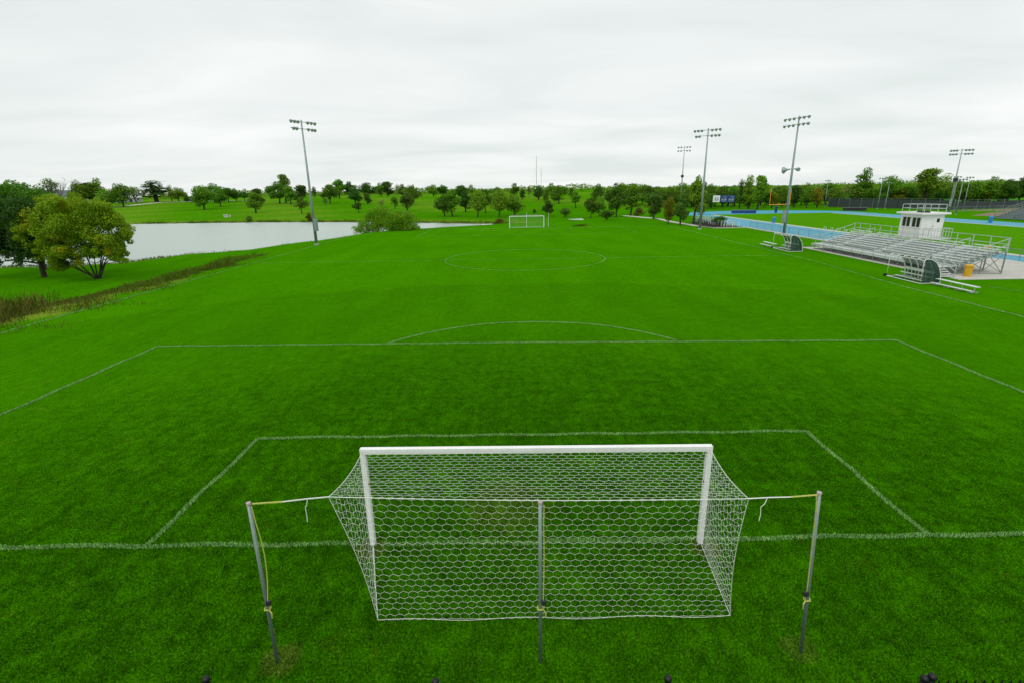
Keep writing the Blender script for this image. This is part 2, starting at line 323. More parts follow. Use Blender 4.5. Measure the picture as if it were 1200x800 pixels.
WOOD_TREES = [
    (25.6,162.3,7.8,3.4,'o'), (26.1,133.1,7.4,5.4,'b'), (34.9,196.3,7,4.7,'s'), (45.2,225.9,7.3,6.1,'b'), (32.2,143.6,8.9,5.2,'o'), (32.5,134.8,2.3,3.3,'k'), (48.9,202.1,6.6,6.2,'b'),
    (49.2,192,6.6,5.2,'b'), (32.3,117.4,5.7,3.5,'o'), (56.5,207.7,6.7,7,'b'), (32.3,104.7,5.9,2.4,'y'), (59.4,199.4,6.8,5.4,'b'), (33.7,100.6,6.5,2.7,'o'), (76.3,240.8,8.1,6.5,'b'),
    (68.5,205.8,7,4.9,'b'), (37.5,103.6,8.3,3.5,'o'), (52.2,141.1,8.9,2.9,'c'), (74,196,7,5.3,'b'), (77.8,193.8,6.9,5.9,'b'), (81.1,192.2,7.2,4.6,'b'), (77.2,176.3,9.2,2.7,'c'),
    (79.8,174.9,10,4.8,'t'), (79.4,167.2,10.1,5.2,'t'), (87.4,179.7,5.9,4.3,'b'), (89.6,178.7,4.7,3.7,'y'), (105.4,211.6,6.5,3.9,'s'), (94.2,180.6,6.1,4.3,'b'), (97.6,178.9,6.3,4.3,'o'),
    (99.3,173.7,6.5,5,'b'), (102,172.3,5.6,4.1,'y'), (121.9,201.5,5.2,4.8,'b'), (114.9,183.8,6.3,5.6,'b'), (127.7,197.7,6.1,5.3,'b'), (129.8,196.4,6.4,5,'b'), (131.7,195.2,10.9,6.3,'t'),
    (134.8,193.5,5.6,5.2,'b'), (136.8,192.1,6.5,5.2,'b'), (139.1,190.9,8.6,7.1,'b'), (141.5,189.2,5.8,5.8,'y'), (144.1,187.6,7,5.7,'b'), (142.8,178,11.2,8.4,'t'), (151.9,194.3,5.4,5.2,'b'),
    (150.5,183.7,6.3,5,'b'), (158.6,190.1,9.2,6.4,'s'), (154.9,180.9,6.8,5.5,'b'), (157.2,179.6,7,5.5,'b'), (159.5,178,7.7,7.2,'b'), (161.7,176.8,6,4.8,'y'), (163.2,175.8,8,5.1,'t'),
    (165.2,174.8,6.5,5.3,'b'), (166.8,173.6,7.6,5.9,'b'), (175.9,178.5,8.4,7.2,'b'), (178.6,177,8,6.6,'b'),
]
# ================================================================ THE SETTING
R = np.random.default_rng(7); random.seed(7)
def axis(segs):
    out = [np.arange(a, b, st) for a, b, st in segs]; return np.unique(np.concatenate(out))
def geo(a, b, n): return np.sign(a) * np.geomspace(abs(a), abs(b), n)
xs = np.unique(np.concatenate([geo(-5000, -300, 14), np.arange(-300, -140, 4), np.arange(-140, 70, 1.5), np.arange(70, 240, 4), geo(240, 5000, 14)]))
ys = np.unique(np.concatenate([[-600, -300, -150, -80], np.arange(-40, 180, 1.5), np.arange(180, 480, 4), geo(480, 6000, 16)]))
GX, GY = np.meshgrid(xs, ys); GZ = height(GX, GY)
nx, ny = len(xs), len(ys)
idx = np.arange(nx * ny).reshape(ny, nx)
F4 = np.stack([idx[:-1, :-1], idx[:-1, 1:], idx[1:, 1:], idx[1:, :-1]], -1).reshape(-1, 4)
gme = np_mesh('ground', np.stack([GX, GY, GZ], -1).reshape(-1, 3), F4, 'lawn')
gd = pond_dist(GX, GY)
bx = -35.9 + .5 * np.sin(GY * .55) + .4 * np.sin(GY * 1.3 + 1) - 1.6 * (1 - sstep(15, 45, GY)); bw = 1.7 + 1.7 * (1 - sstep(20, 50, GY))
strip = (1 - sstep(bw * .6, bw * 1.6, np.abs(GX - bx))) * (1 - sstep(36, 56, GY))
shore = (1 - sstep(1, 5, np.abs(gd))) * .75 + .5 * (1 - sstep(4, 22, gd)) * (GY > 118)
pub = sstep(150, 200, np.hypot(GX, GY)) * (GX < 60) * (.40 + .06 * np.sin(np.hypot(GX, GY) * .21 + GX * .02) + .10 * np.sin(GX * .09 + GY * .05))
rough = np.clip(np.maximum(np.maximum(strip, shore), pub), 0, 1)
bare = ((gd < .6) * 1.0)
for nm, arr in (('rough', rough), ('bare', bare)):
    at_ = gme.attributes.new(nm, 'FLOAT', 'POINT'); at_.data.foreach_set('value', arr.ravel().astype(np.float32))
gme.polygons.foreach_set('use_smooth', [True] * len(gme.polygons))
tag(link('ground', gme), kind='structure')
# ponds: the water sheet reaches a little under the banks
c = POND.mean(0); pw = []
for i in range(len(POND)):
    a, b, d = POND[i - 1], POND[i], POND[(i + 1) % len(POND)]
    t = (d - a) / np.linalg.norm(d - a); pw.append(tuple(b + np.array([t[1], -t[0]]) * (2.2)))
sheet('pond', [pw], -1.2, 'water')
sheet('small_pond', [[(17.5 + 4.6 * math.cos(t), 132 + 3.4 * math.sin(t)) for t in np.linspace(0, 2 * PI, 28, endpoint=False)]], -.16, 'water')
# football ground: turf, track oval with paved end, concrete edges
TX0, TX1, IX0, IX1 = 44.0, 96.5, 53.6, 88.0; cyN = 143.0
def arc(cx, cy, rx, ry, a0, a1, n): return [(cx + rx * math.cos(t), cy + ry * math.sin(t)) for t in np.linspace(a0, a1, n)]
mid = (TX0 + TX1) / 2
sheet('football_turf', [[(IX0, -20), (IX1, -20), (IX1, 141), (IX0, 141)]], .006, 'football_turf')
outer = arc(mid, cyN, (TX1 - TX0) / 2, 18, PI, 0, 33)
sheet('running_track', [[(TX0, -20), (IX0, -20), (IX0, 141), (TX0, cyN)], [(IX1, -20), (TX1, -20), (TX1, cyN), (IX1, 141)],
    [(TX0, cyN), (IX0, 141), (IX1, 141), (TX1, cyN)] + outer[::-1][1:-1]], .010, 'track_blue')
ln = MB()
for k in range(1, 8):
    for x0, d in ((TX0, 1), (IX1, 1)):
        x = x0 + k * (IX0 - TX0 if x0 == TX0 else TX1 - IX1) / 8
        ln.add([(x - .03, -20, .014), (x + .03, -20, .014), (x + .03, 139, .014), (x - .03, 139, .014)], [(0, 1, 2, 3)])
tag(ln.build('lane_line', 'lane_white'), kind='structure')
yl = MB()
for k in range(24):
    y = 24 + k * 4.57; yl.add([(IX0 + 3, y - .06, .011), (IX1 - 3, y - .06, .011), (IX1 - 3, y + .06, .011), (IX0 + 3, y + .06, .011)], [(0, 1, 2, 3)])
tag(yl.build('yard_line', 'turf_line'), kind='structure')
kb = MB().box((43.75, 71.5, .05), (.5, 43, .1)); kb.add([(35.0, 97.6, .1), (35.5, 97.9, .1), (37.6, 91.9, .1), (37.3, 91.3, .1)], [(0, 3, 2, 1)]); kb.box((40.5, 91.55, .05), (6.4, .45, .1), .02)
tag(kb.build('concrete_kerb', 'path_conc'), kind='structure')
tag(MB().box((54.15, 60, .03), (1.1, 156, .06)).build('infield_kerb', 'path_conc'), kind='structure')
tag(MB().box((87.6, 60, .03), (.5, 156, .06)).build('infield_kerb', 'path_conc'), kind='structure')
pad = MB(); px_, py_ = 36.4, 32.7
for i in range(5):
    for j in range(9 if i < 3 else 4):
        pad.box((px_ + 1.38 + i * 2.78, py_ + 1.38 + j * 2.78, .018), (2.765, 2.765, .03))
pad.box((43.35, 45.2, .006), (13.9, 25, .012)); tag(pad.build('concrete_pad', 'concrete'), kind='structure')
sheet('mulch_bed', [[(36.6, 98.6), (37.7, 92.0), (43.4, 91.9), (43.6, 112), (38, 112)]], .012, 'mulch')
sheet('infield_dirt', [[(108, 117), (121, 127), (132, 132), (150, 132), (150, 118), (118, 100)]], .008, 'dirt')
sheet('sand_strip', [[(120, 141), (126, 141.5), (146, 147), (150, 140), (132, 133)]], .012, 'dirt')
def ribbon(name, pts, w, mat, up=.05, kind='structure'):
    P = []
    for a, b in zip(pts[:-1], pts[1:]):
        n = max(2, int(math.hypot(b[0] - a[0], b[1] - a[1]) / 2)); P += [(a[0] + (b[0] - a[0]) * i / n, a[1] + (b[1] - a[1]) * i / n) for i in range(n)]
    P.append(pts[-1]); b = MB(); v = []
    for i, p in enumerate(P):
        q0 = P[max(0, i - 1)]; q1 = P[min(len(P) - 1, i + 1)]; d = Vector((q1[0] - q0[0], q1[1] - q0[1])).normalized()
        for s in (-.5, .5): x, y = p[0] - d.y * s * w, p[1] + d.x * s * w; v.append((x, y, hz(x, y) + up))
    b.add(v, [(2 * i, 2 * i + 1, 2 * i + 3, 2 * i + 2) for i in range(len(P) - 1)])
    o = b.build(name, mat); tag(o, kind=kind); return o
ribbon('footpath', [(29, 138), (31.5, 126), (34.2, 113.5), (35.6, 105), (36.2, 98)], 1.5, 'path_conc', .06)
ribbon('road', [(-262, 250), (-212, 266), (-215, 283), (-217, 307), (-200, 312), (-160, 320)], 4, 'path_conc', .12)
# ---------------------------------------------------------------- mown turf: one patch of blades repeated over the ground
n = 620; base = np.stack([R.uniform(-.36, .36, n), R.uniform(-.36, .36, n), np.zeros(n)], 1)
pv, pf = blades(R, base, .042, .0085, .8)
gx, gy = np.meshgrid(np.arange(-40, 46, .5), np.arange(-9, 36, .5)); gx = gx.ravel(); gy = gy.ravel()
gx = gx + R.uniform(-.14, .14, gx.size); gy = gy + R.uniform(-.14, .14, gy.size)
keep = (gx > -33.6 - 3.4 * (gy > 56)) & (pond_dist(gx, gy) > 4) & ~((gx > 36.1) & (gy > 32.4) & (gy < 58.2)) & ~((gx > 43.3) & (gy > 32)) & (gy < 118) & ~((gx > 35) & (gy > 91.2)) & ~((gx > 41.8) & (gy > 30))
keep &= ~((np.abs(gx - 34.6) < 1.6) & (gy > 97))
cd = np.hypot(gx, gy + 10); keep &= cd < 44; gx, gy = gx[keep], gy[keep]; cd = cd[keep]; pts = np.stack([gx, gy, height(gx, gy)], 1)
me = bpy.data.meshes.new('turf'); npv = len(pv)
me.vertices.add(npv + len(pts)); me.vertices.foreach_set('co', np.concatenate([pv, pts]).astype(np.float32).ravel())
me.loops.add(pf.size); me.loops.foreach_set('vertex_index', pf.ravel().astype(np.int32)); me.polygons.add(len(pf))
me.polygons.foreach_set('loop_start', np.arange(len(pf), dtype=np.int32) * 4); me.polygons.foreach_set('loop_total', np.full(len(pf), 4, np.int32))
me.update(calc_edges=True); me.materials.append(MATS['pitch_blades'])
sp = me.attributes.new('spot', 'BOOLEAN', 'POINT'); sp.data.foreach_set('value', np.r_[np.zeros(npv, bool), np.ones(len(pts), bool)])
sz = me.attributes.new('size', 'FLOAT', 'POINT'); sz.data.foreach_set('value', np.r_[np.ones(npv), 1 - .95 * sstep(8, 31, cd)].astype(np.float32))
turf = tag(link('turf', me), 'short mown green grass covering the soccer pitch and lawn', 'grass', kind='stuff')
g = bpy.data.node_groups.new('turf_patches', 'GeometryNodeTree')
g.interface.new_socket('Geometry', in_out='INPUT', socket_type='NodeSocketGeometry'); g.interface.new_socket('Geometry', in_out='OUTPUT', socket_type='NodeSocketGeometry')
gi = g.nodes.new('NodeGroupInput'); go = g.nodes.new('NodeGroupOutput')
na = g.nodes.new('GeometryNodeInputNamedAttribute'); na.data_type = 'BOOLEAN'; na.inputs['Name'].default_value = 'spot'
se = g.nodes.new('GeometryNodeSeparateGeometry'); se.domain = 'POINT'
ip = g.nodes.new('GeometryNodeInstanceOnPoints')
rv = g.nodes.new('FunctionNodeRandomValue'); rv.data_type = 'FLOAT_VECTOR'; rv.inputs[0].default_value = (0, 0, 0); rv.inputs[1].default_value = (0, 0, 6.283)
rs = g.nodes.new('FunctionNodeRandomValue'); rs.data_type = 'FLOAT'; rs.inputs[2].default_value = .85; rs.inputs[3].default_value = 1.15
ml = g.nodes.new('ShaderNodeMath'); ml.operation = 'MULTIPLY'; nz_ = g.nodes.new('GeometryNodeInputNamedAttribute'); nz_.data_type = 'FLOAT'; nz_.inputs['Name'].default_value = 'size'
cx_ = g.nodes.new('ShaderNodeCombineXYZ'); cx_.inputs[0].default_value = 1; cx_.inputs[1].default_value = 1
e2r = g.nodes.new('FunctionNodeEulerToRotation')
k = g.links.new
k(gi.outputs[0], se.inputs[0]); k(na.outputs[0], se.inputs[1]); k(se.outputs[0], ip.inputs['Points']); k(se.outputs[1], ip.inputs['Instance'])
k(rv.outputs[0], e2r.inputs[0]); k(e2r.outputs[0], ip.inputs['Rotation']); k(rs.outputs[1], ml.inputs[0]); k(nz_.outputs[0], ml.inputs[1]); k(ml.outputs[0], cx_.inputs[2]); k(cx_.outputs[0], ip.inputs['Scale']); k(ip.outputs[0], go.inputs[0])
md = turf.modifiers.new('patches', 'NODES'); md.node_group = g
# ---------------------------------------------------------------- pitch markings: painted blades
def marking(name, pts, w=.12, den=1.0):
    pts = np.array(pts, float); base = []
    for a, b in zip(pts[:-1], pts[1:]):
        ln_ = np.hypot(*(b - a)); my = (a[1] + b[1]) / 2; far = my > 26
        n = int(ln_ * w * (5200 if not far else 650) * den) + 1
        t = R.uniform(0, 1, n); o = R.uniform(-w * .55, w * .55, n) if not far else R.uniform(-w / 2, w / 2, n); d = (b - a) / ln_
        o = o + .03 * np.sin(t * ln_ * 2.1 + a[0])
        q = a + t[:, None] * (b - a) + o[:, None] * np.array([-d[1], d[0]]); base.append(np.c_[q, np.full(n, .004), np.full(n, far)])
    base = np.concatenate(base); fr = base[:, 3] > .5; v, f_ = [], []
    for m_, hh, ww in ((~fr, .046, .011), (fr, .035, .03)):
        if m_.any():
            a, b = blades(R, base[m_, :3], hh, ww, .6); f_.append(b + sum(len(q) for q in v)); v.append(a)
    return tag(link(name, np_mesh(name, np.concatenate(v), np.concatenate(f_), 'paint_blades')), kind='structure')
HX, HY = 32.1, 100.6; HXR = 30.0
def circ(cx, cy, r, a0, a1, n): return [(cx + r * math.cos(t), cy + r * math.sin(t)) for t in np.linspace(a0, a1, n)]
marking('goal_line', [(-HX, 0), (-16, -.06), (0, .02), (9.1, .2), (HXR, .2)], .13)
marking('goal_line', [(-HX, HY), (HXR, HY)])
marking('touchline', [(-HX, 0), (-32.2, 40), (-32.4, HY)]); marking('touchline', [(HXR, .2), (30, 30), (31.2, 45), (31, HY)])
marking('goal_area_line', [(-9.15, 0), (-9.15, 5.4), (9.22, 5.54), (9.13, .2)])
marking('penalty_area_line', [(-20.1, 0), (-20.16, 16.35), (0, 16.2), (19.3, 15.75), (19.15, .2)])
marking('penalty_arc', circ(.25, 11.4, 9.2, rad(32.0), rad(148.5), 40))
marking('halfway_line', [(-32.2, 50.6), (31.2, 50.2)], .12, .5); marking('centre_circle', circ(.3, 50.9, 9.4, 0, 2 * PI, 72))
marking('penalty_area_line', [(-19, HY), (-19, HY - 16.4), (21, HY - 16.4), (21, HY)], .12, .5); marking('goal_area_line', [(-8, HY), (-8, HY - 5.5), (10.3, HY - 5.5), (10.3, HY)], .12, .5)
marking('boundary_line', [(36.2, 29.8), (37.6, 25.5), (39, 20)])
# ---------------------------------------------------------------- weeds and reeds
def weeds(name, label, area, n, hgt, wid, mat, clump=1.0):
    xs_, ys_ = area(n); d = pond_dist(xs_, ys_); ok = d > .05; xs_, ys_ = xs_[ok], ys_[ok]
    nz = (np.sin(xs_ * 1.3 + ys_ * .7) + np.sin(ys_ * 1.9 - xs_ * .8) + np.sin(xs_ * .5 + ys_ * .33 + 2) + 3) / 6
    ok = R.uniform(0, 1, len(xs_)) < (.25 + clump * nz); xs_, ys_, nz = xs_[ok], ys_[ok], nz[ok]
    b = np.stack([xs_, ys_, height(xs_, ys_)], 1); hh = hgt(xs_, ys_) * (.5 + nz)
    v, f_ = blades(R, b, hh, wid, .7)
    return tag(link(name, np_mesh(name, v, f_, mat)), label, 'weeds', kind='stuff')
def strip_area(n):
    y = 14 + R.beta(1, 1.5, n) * 46; b = -35.9 + .5 * np.sin(y * .55) + .4 * np.sin(y * 1.3 + 1) - 1.6 * (1 - sstep(15, 45, y)); w = (1 + .45 * np.sin(y * .9 + 2)) * (1.5 + 1.7 * (1 - sstep(20, 50, y))); return b + R.normal(0, .75, n) * w, y
weeds('weed_strip', 'rough olive and brown weeds along the edge of the pitch', strip_area, 24000, lambda x, y: .16 + .20 * (1 - sstep(20, 32, y)), .035, 'weed_blades')
def thicket_area(n):
    y = R.normal(26, 3.2, n); return -39.5 + (y - 26) * -.5 + R.normal(0, 1.3, n), y
weeds('weed_thicket', 'tall dark stalky weeds at the end of the weed strip', thicket_area, 5000, lambda x, y: 1.0 + 0 * x, .05, 'weed_blades')
def green_area(n):
    y = R.normal(46, 6, n); return -35.6 - .12 * (y - 44) + R.normal(0, .8, n), y
weeds('green_weeds', 'fresh green tall weeds in clumps beyond the brown weed strip', green_area, 5000, lambda x, y: .48 + 0 * x, .05, 'reed_blades', 1.2)
def along(poly, sd):
    poly = np.array(poly, float); seg = np.hypot(*(poly[1:] - poly[:-1]).T); cum = np.r_[0, np.cumsum(seg)]
    def fn(n):
        t = R.uniform(0, cum[-1], n); i = np.clip(np.searchsorted(cum, t) - 1, 0, len(seg) - 1); q = (t - cum[i]) / seg[i]
        p = poly[i] + q[:, None] * (poly[i + 1] - poly[i]); return p[:, 0] + R.normal(0, sd, n), p[:, 1] + R.normal(0, sd, n)
    return fn
weeds('bank_grass', 'uncut grass fringe on the near bank of the pond', along(POND[1:11], 1.0), 24000, lambda x, y: .26 + 0 * x, .05, 'reed_blades')
weeds('shore_grass', 'rough grass fringe along the far bank of the pond', along(POND[13:20], 1.6), 20000, lambda x, y: .42 + 0 * x, .10, 'reed_blades')
weeds('reed_clump', 'low dark clump of reeds beyond the far goal', lambda n: (12.6 + R.normal(0, .7, n), 103.2 + R.normal(0, .25, n)), 900, lambda x, y: .40 + 0 * x, .06, 'reed_blades')
# ================================================================ TREES
def leaves(rng, cl, n, size, up=.35):
    """leaf sprays spread through the clumps: cl rows are x, y, z, rx, rz"""
    cl = np.array(cl, float); wgt = cl[:, 3] ** 2; pick = rng.choice(len(cl), n, p=wgt / wgt.sum())
    d = rng.normal(size=(n, 3)); d /= np.linalg.norm(d, axis=1)[:, None]
    rr_ = rng.uniform(.25, 1, n) ** .45 * rng.uniform(.85, 1.12, n)
    c = cl[pick, :3] + d * rr_[:, None] * cl[pick][:, [3, 3, 4]]
    nm = d * .8 + rng.normal(size=(n, 3)) * .7 + np.array([0, 0, up]); nm /= np.linalg.norm(nm, axis=1)[:, None]
    t = np.cross(nm, rng.normal(size=(n, 3))); t /= np.linalg.norm(t, axis=1)[:, None]; b = np.cross(nm, t)
    s = size * rng.uniform(.55, 1.3, n)[:, None]; v = np.empty((n, 4, 3))
    v[:, 0] = c - t * s; v[:, 1] = c + b * s * .55; v[:, 2] = c + t * s; v[:, 3] = c - b * s * .55
    return v.reshape(-1, 3), np.arange(4 * n).reshape(n, 4)
def limbs(rng, cl, H, r0, stems=1, fork=.3, nl=7, sway=.03):
    b = MB(); cl = sorted(cl, key=lambda q: -q[2])
    tops = [cl[i] for i in np.linspace(0, len(cl) - 1, min(nl, len(cl))).astype(int)]
    F_ = H * fork
    if stems == 1: b.path([(0, 0, -.15), (sway * H * .3, 0, F_ * .5), (sway * H, sway * H * .5, F_)], [r0 * 1.25, r0, r0 * .85], 7)
    for q in tops:
        e = Vector(q[:3]); a = Vector((sway * H, sway * H * .5, F_ * (1 if e.z > F_ else .7))) if stems == 1 else Vector((rng.uniform(-.2, .2), rng.uniform(-.2, .2), -.1))
        mdl = a.lerp(e, .5) + Vector((rng.normal() * .04 * H, rng.normal() * .04 * H, .04 * H))
        rl = r0 * (.55 if stems == 1 else .8)
        b.path([a, mdl, e], [rl, rl * .6, rl * .2], 5)
        for _ in range(2):
            e2 = mdl + Vector((rng.normal(), rng.normal(), rng.uniform(.2, 1))) * H * .12; b.path([mdl, e2], [rl * .45, rl * .1], 4)
    return b
def ball_clumps(rng, n, H, Wd, z0, z1, shape='b'):
    cl = []; ax_, ay_, az_ = rng.normal(0, .22, 3); lop = rng.uniform(.75, 1.15)
    for i in range(n):
        while True:
            p = rng.uniform(-1, 1, 3); q = np.linalg.norm(p)
            if .3 < q < 1 and p[0] * ax_ + p[1] * ay_ + p[2] * az_ > -.16: break
        z = (p[2] + 1) / 2; taper = {'b': 1, 'o': 1.0 - .35 * abs(z - .4), 't': 1 - .45 * z, 'c': 1.05 - .85 * z}[shape]
        r = Wd * {'b': .165, 'o': .21, 't': .17, 'c': .15}[shape] * rng.uniform(.5, 1.35)
        cz = z0 * H + r * .6 + z * ((z1 - z0) * H - 1.4 * r)
        cl.append((p[0] * (Wd / 2 - r) * taper * 1.05, p[1] * (Wd / 2 - r) * taper * 1.05, cz, r, r * (.8 if shape != 'c' else .45)))
    cl.append((0, 0, (z1 - .05) * H - Wd * .10, Wd * .17, Wd * .15)); cl.append((Wd * .06, 0, (z1 - .12) * H - Wd * .18, Wd * .22, Wd * .2)); cl.append((0, Wd * .05, (z0 + (z1 - z0) * .5) * H, Wd * .26, Wd * .26))
    return cl
KIND = {  # H, W, crown bottom, clumps, leaves, leaf size, shape, leaf, bark
    'b': (9, 8.6, .12, 26, 3600, .27, 'b', 'leaf_green', 'bark'), 'B': (9, 8.6, .12, 24, 3400, .28, 'b', 'leaf_deep', 'bark'),
    'o': (8, 5, .10, 17, 2800, .22, 'o', 'leaf_green', 'bark'), 'O': (8, 5, .08, 16, 2800, .22, 'o', 'leaf_dark', 'bark'),
    't': (11, 6.5, .08, 24, 3200, .25, 't', 'leaf_green', 'bark'), 'c': (11, 6.5, .10, 24, 2600, .22, 'c', 'leaf_dark', 'bark'),
    'r': (5, 4.4, .25, 12, 1400, .18, 'b', 'leaf_deep', 'bark'), 's': (9, 6, .22, 11, 800, .24, 'o', 'leaf_pale', 'bark_pale'),
    'y': (8, 6, .08, 16, 2600, .24, 'o', 'leaf_yellow', 'bark'), 'h': (2.6, 3.6, -.05, 11, 1400, .14, 'b', 'leaf_deep', 'bark'),
    'k': (2.6, 3.6, -.05, 10, 1100, .14, 'b', 'leaf_bronze', 'bark')}
VAR = {}
def variants(k, n):
    out = []
    for i in range(n):
        rg = np.random.default_rng(hash_(k) + i * 13); H, Wd, z0, nc, nl, ls, shp, lm, bk = KIND[k]
        cl = ball_clumps(rg, nc, H, Wd, z0, 1.0, shp)
        v, f_ = leaves(rg, cl, nl, ls); v[:, 2] = np.maximum(v[:, 2], .02)
        out.append((np_mesh('crown', v, f_, lm), limbs(rg, cl, H, .024 * H if k not in 'hk' else .05, 1 if k not in 'hk' else 5, .28 if k != 'c' else .8).mesh('trunk', bk), H, Wd, v[:, 2].max(), np.ptp(v[:, 0])))
    VAR[k] = out
def hash_(k): return ord(k) * 101
for k_, n_ in (('b', 5), ('B', 3), ('o', 4), ('O', 3), ('t', 3), ('c', 2), ('r', 2), ('s', 3), ('y', 2), ('h', 2), ('k', 1)): variants(k_, n_)
NAMES = {'b': 'broadleaf_tree', 'B': 'broadleaf_tree', 'o': 'oval_tree', 'O': 'oval_tree', 't': 'tall_tree', 'c': 'conifer_tree', 'r': 'round_tree', 's': 'sparse_tree', 'y': 'yellowing_tree', 'h': 'bush', 'k': 'bush'}
LOOK = {'b': 'spreading mid green shade tree', 'B': 'spreading dark green shade tree', 'o': 'narrow oval green tree', 'O': 'narrow oval dark green tree', 't': 'tall ragged tree rising above its neighbours',
        'c': 'dark layered conifer', 'r': 'small round-headed tree', 's': 'thin pale tree with see-through crown', 'y': 'yellowish green tree', 'h': 'low rounded green bush', 'k': 'low brownish bush'}
def plant(x, y, H, Wd, k, where, grp):
    if k in 'bo' and random.random() < .38: k = k.upper()
    cm, tm, H0, W0, zt, wt = random.choice(VAR[k])
    lab = ('small ' if H < 5 and k not in 'rhk' else 'large ' if H > 9.2 and k != 't' else '') + LOOK[k] + ' ' + where
    o = thing(NAMES[k], lab, 'bush' if k in 'hk' else 'tree', (x, y, hz(x, y) - .05), random.uniform(0, 6.28), 'set of ' + lab)
    sx = Wd / wt * 1.22; o.scale = (sx, sx * random.uniform(.92, 1.1), H / zt * 1.03); o.rotation_euler.x = random.uniform(-.05, .05)
    link('trunk' if k not in 'hk' else 'stem', tm, o); link('crown' if k not in 'hk' else 'foliage', cm, o)
def bare_tree(x, y, H, where):
    o = thing('bare_tree', 'leafless grey tree ' + where, 'tree', (x, y, hz(x, y) - .05)); rg = np.random.default_rng(5)
    b = MB(); b.path([(0, 0, 0), (.1, 0, H * .3)], [.3, .22], 6).build('trunk', 'bark_pale', o)
    for i in range(9):
        a = i * .7; b = MB(); e = Vector((math.cos(a) * H * rg.uniform(.15, .38), math.sin(a) * H * .3, H * rg.uniform(.7, 1))); s0 = Vector((.1, 0, H * rg.uniform(.2, .3))); mm = s0.lerp(e, .55) + Vector((0, 0, .06 * H))
        b.path([s0, mm, e], [.14, .09, .03], 4)
        for j in range(9):
            q = s0.lerp(e, rg.uniform(.4, 1)); b.path([q, q + Vector((rg.normal(), rg.normal(), rg.uniform(.3, 1.3))) * H * .09], [.06, .02], 3)
        b.build('limb', 'bark_pale', o)
def spot(x): return 'in the belt near the scoreboard' if x < 86 else 'in the belt behind the football goalpost' if x < 107 else 'in the belt behind the windscreen fence' if x < 150 else 'in the belt behind the grandstand'
for x, y, H, Wd, k in GOLF_TREES:
    hh_ = hz(x, y)
    wh = ('low on the slope near the pond bank' if hh_ < .6 else 'halfway up the slope across the pond' if hh_ < 2.8 else 'beside the road on the slope' if x < -190 else 'on the crest of the slope across the pond') if x < -2 and y > 140 else ('low on the grass behind the far goal' if hh_ < .9 else 'high on the grass rise behind the far goal')
    if k == 'x': bare_tree(x, y, H, 'on the slope across the pond')
    else: plant(x, y, H, Wd, k, wh, '')
for x, y, H, Wd, k in WOOD_TREES:
    H *= random.uniform(.98, 1.24); wh = 'by the footpath beside the hurdles' if x < 39 and y < 125 else 'in the belt behind the mound' if x < 60 and y < 240 and x < 55 else 'in the belt beyond the running track'
    if wh.endswith('track'): wh = spot(x)
    plant(x, y, H, Wd, k, wh, '')
rb = random.Random(31)
for i in range(46):                      # lower trees that close the belt behind the track
    t = i / 45; x = 66 + 120 * t + rb.uniform(-2, 2); y = 205 - 22 * t + rb.uniform(-3, 7)
    if x > 120 or y > 195: plant(x, y, rb.uniform(3.8, 8.4), rb.uniform(4.5, 8), rb.choice('bbooyts'), spot(x), '')
for i in range(14):
    t = i / 13; plant(44 + 26 * t + rb.uniform(-1, 1), 190 - 6 * t + rb.uniform(-8, 18), rb.uniform(5, 6.5), rb.uniform(5, 7), rb.choice('bbo'), 'at the back of the belt beyond the mound', '')
# the nearer trees by the water: clumps given across, up and radius, in units of .12 m
def big_tree(name, label, x, y, cl, n, ls, leaf, sc, depth, cx, seed, stems, fork, r0):
    rg = np.random.default_rng(seed); o = thing(name, label, 'tree', (x, y, hz(x, y) - .05)); C_ = []
    rd = np.array([x + .27, y + 10.]); rd /= np.linalg.norm(rd); half = max(abs(q[0] - cx) for q in cl) + 8
    for a, b, r in cl:
        dd = depth * math.sqrt(max(.05, 1 - ((a - cx) / half) ** 2))
        for j in range(6):
            e = rg.uniform(-1, 1) * dd; C_.append(((a + rg.normal() * r * .42) * sc + e * rd[0], e * rd[1], (b + rg.normal() * r * .45) * sc, r * sc * rg.uniform(.45, 1.0), r * sc * rg.uniform(.4, .85)))
    v, f_ = leaves(rg, C_, n, ls); link('crown', np_mesh('crown', v, f_, leaf), o)
    tops = [C_[i] for i in range(0, len(C_), 8 if stems == 1 else 24)]
    limbs(rg, tops, max(q[2] for q in C_), r0, stems, fork, len(tops), .0).build('trunk', 'bark', o)
    return o
AUT = [(-12,88,12),(-32,84,13),(3,84,12),(-47,75,13),(-64,66,12),(-77,58,10),(-22,68,15),(3,65,14),(23,72,12),(36,66,11),(45,58,9),(-54,50,14),(-74,45,10),(-37,50,15),(-12,48,14),(13,45,13),(33,45,12),(46,48,7),(-49,34,11),(-32,32,11),(-64,34,8),(23,34,9),(34,28,7),(-47,24,7),(38,38,7),(-7,34,9)]
AUT += [(10, 55, 11), (20, 36, 9), (8, 34, 8), (-20, 26, 8), (-40, 22, 8), (34, 30, 7), (24, 24, 6)]
big_tree('autumn_tree', 'wide yellow-green tree with several leaning stems on the pond lawn', -48, 46.5, AUT, 76000, .115, 'leaf_autumn', .0945, 5.2, -17, 3, 5, .1, .115)
DRK = [(-30,82,14),(-5,80,14),(-55,75,14),(12,70,13),(-60,60,16),(-30,60,17),(-5,55,16),(14,55,13),(-50,45,15),(-20,42,15),(10,40,13),(-65,36,12),(-35,30,10),(-8,32,11),(-55,24,9),(22,30,9),(-25,22,7),(-70,20,8)]
big_tree('dark_tree', 'dark green tree with low drooping branches beside the yellow-green tree', -55.6, 48.1, DRK, 34000, .13, 'leaf_dark', .0985, 4.8, -22, 4, 1, .25, .24)
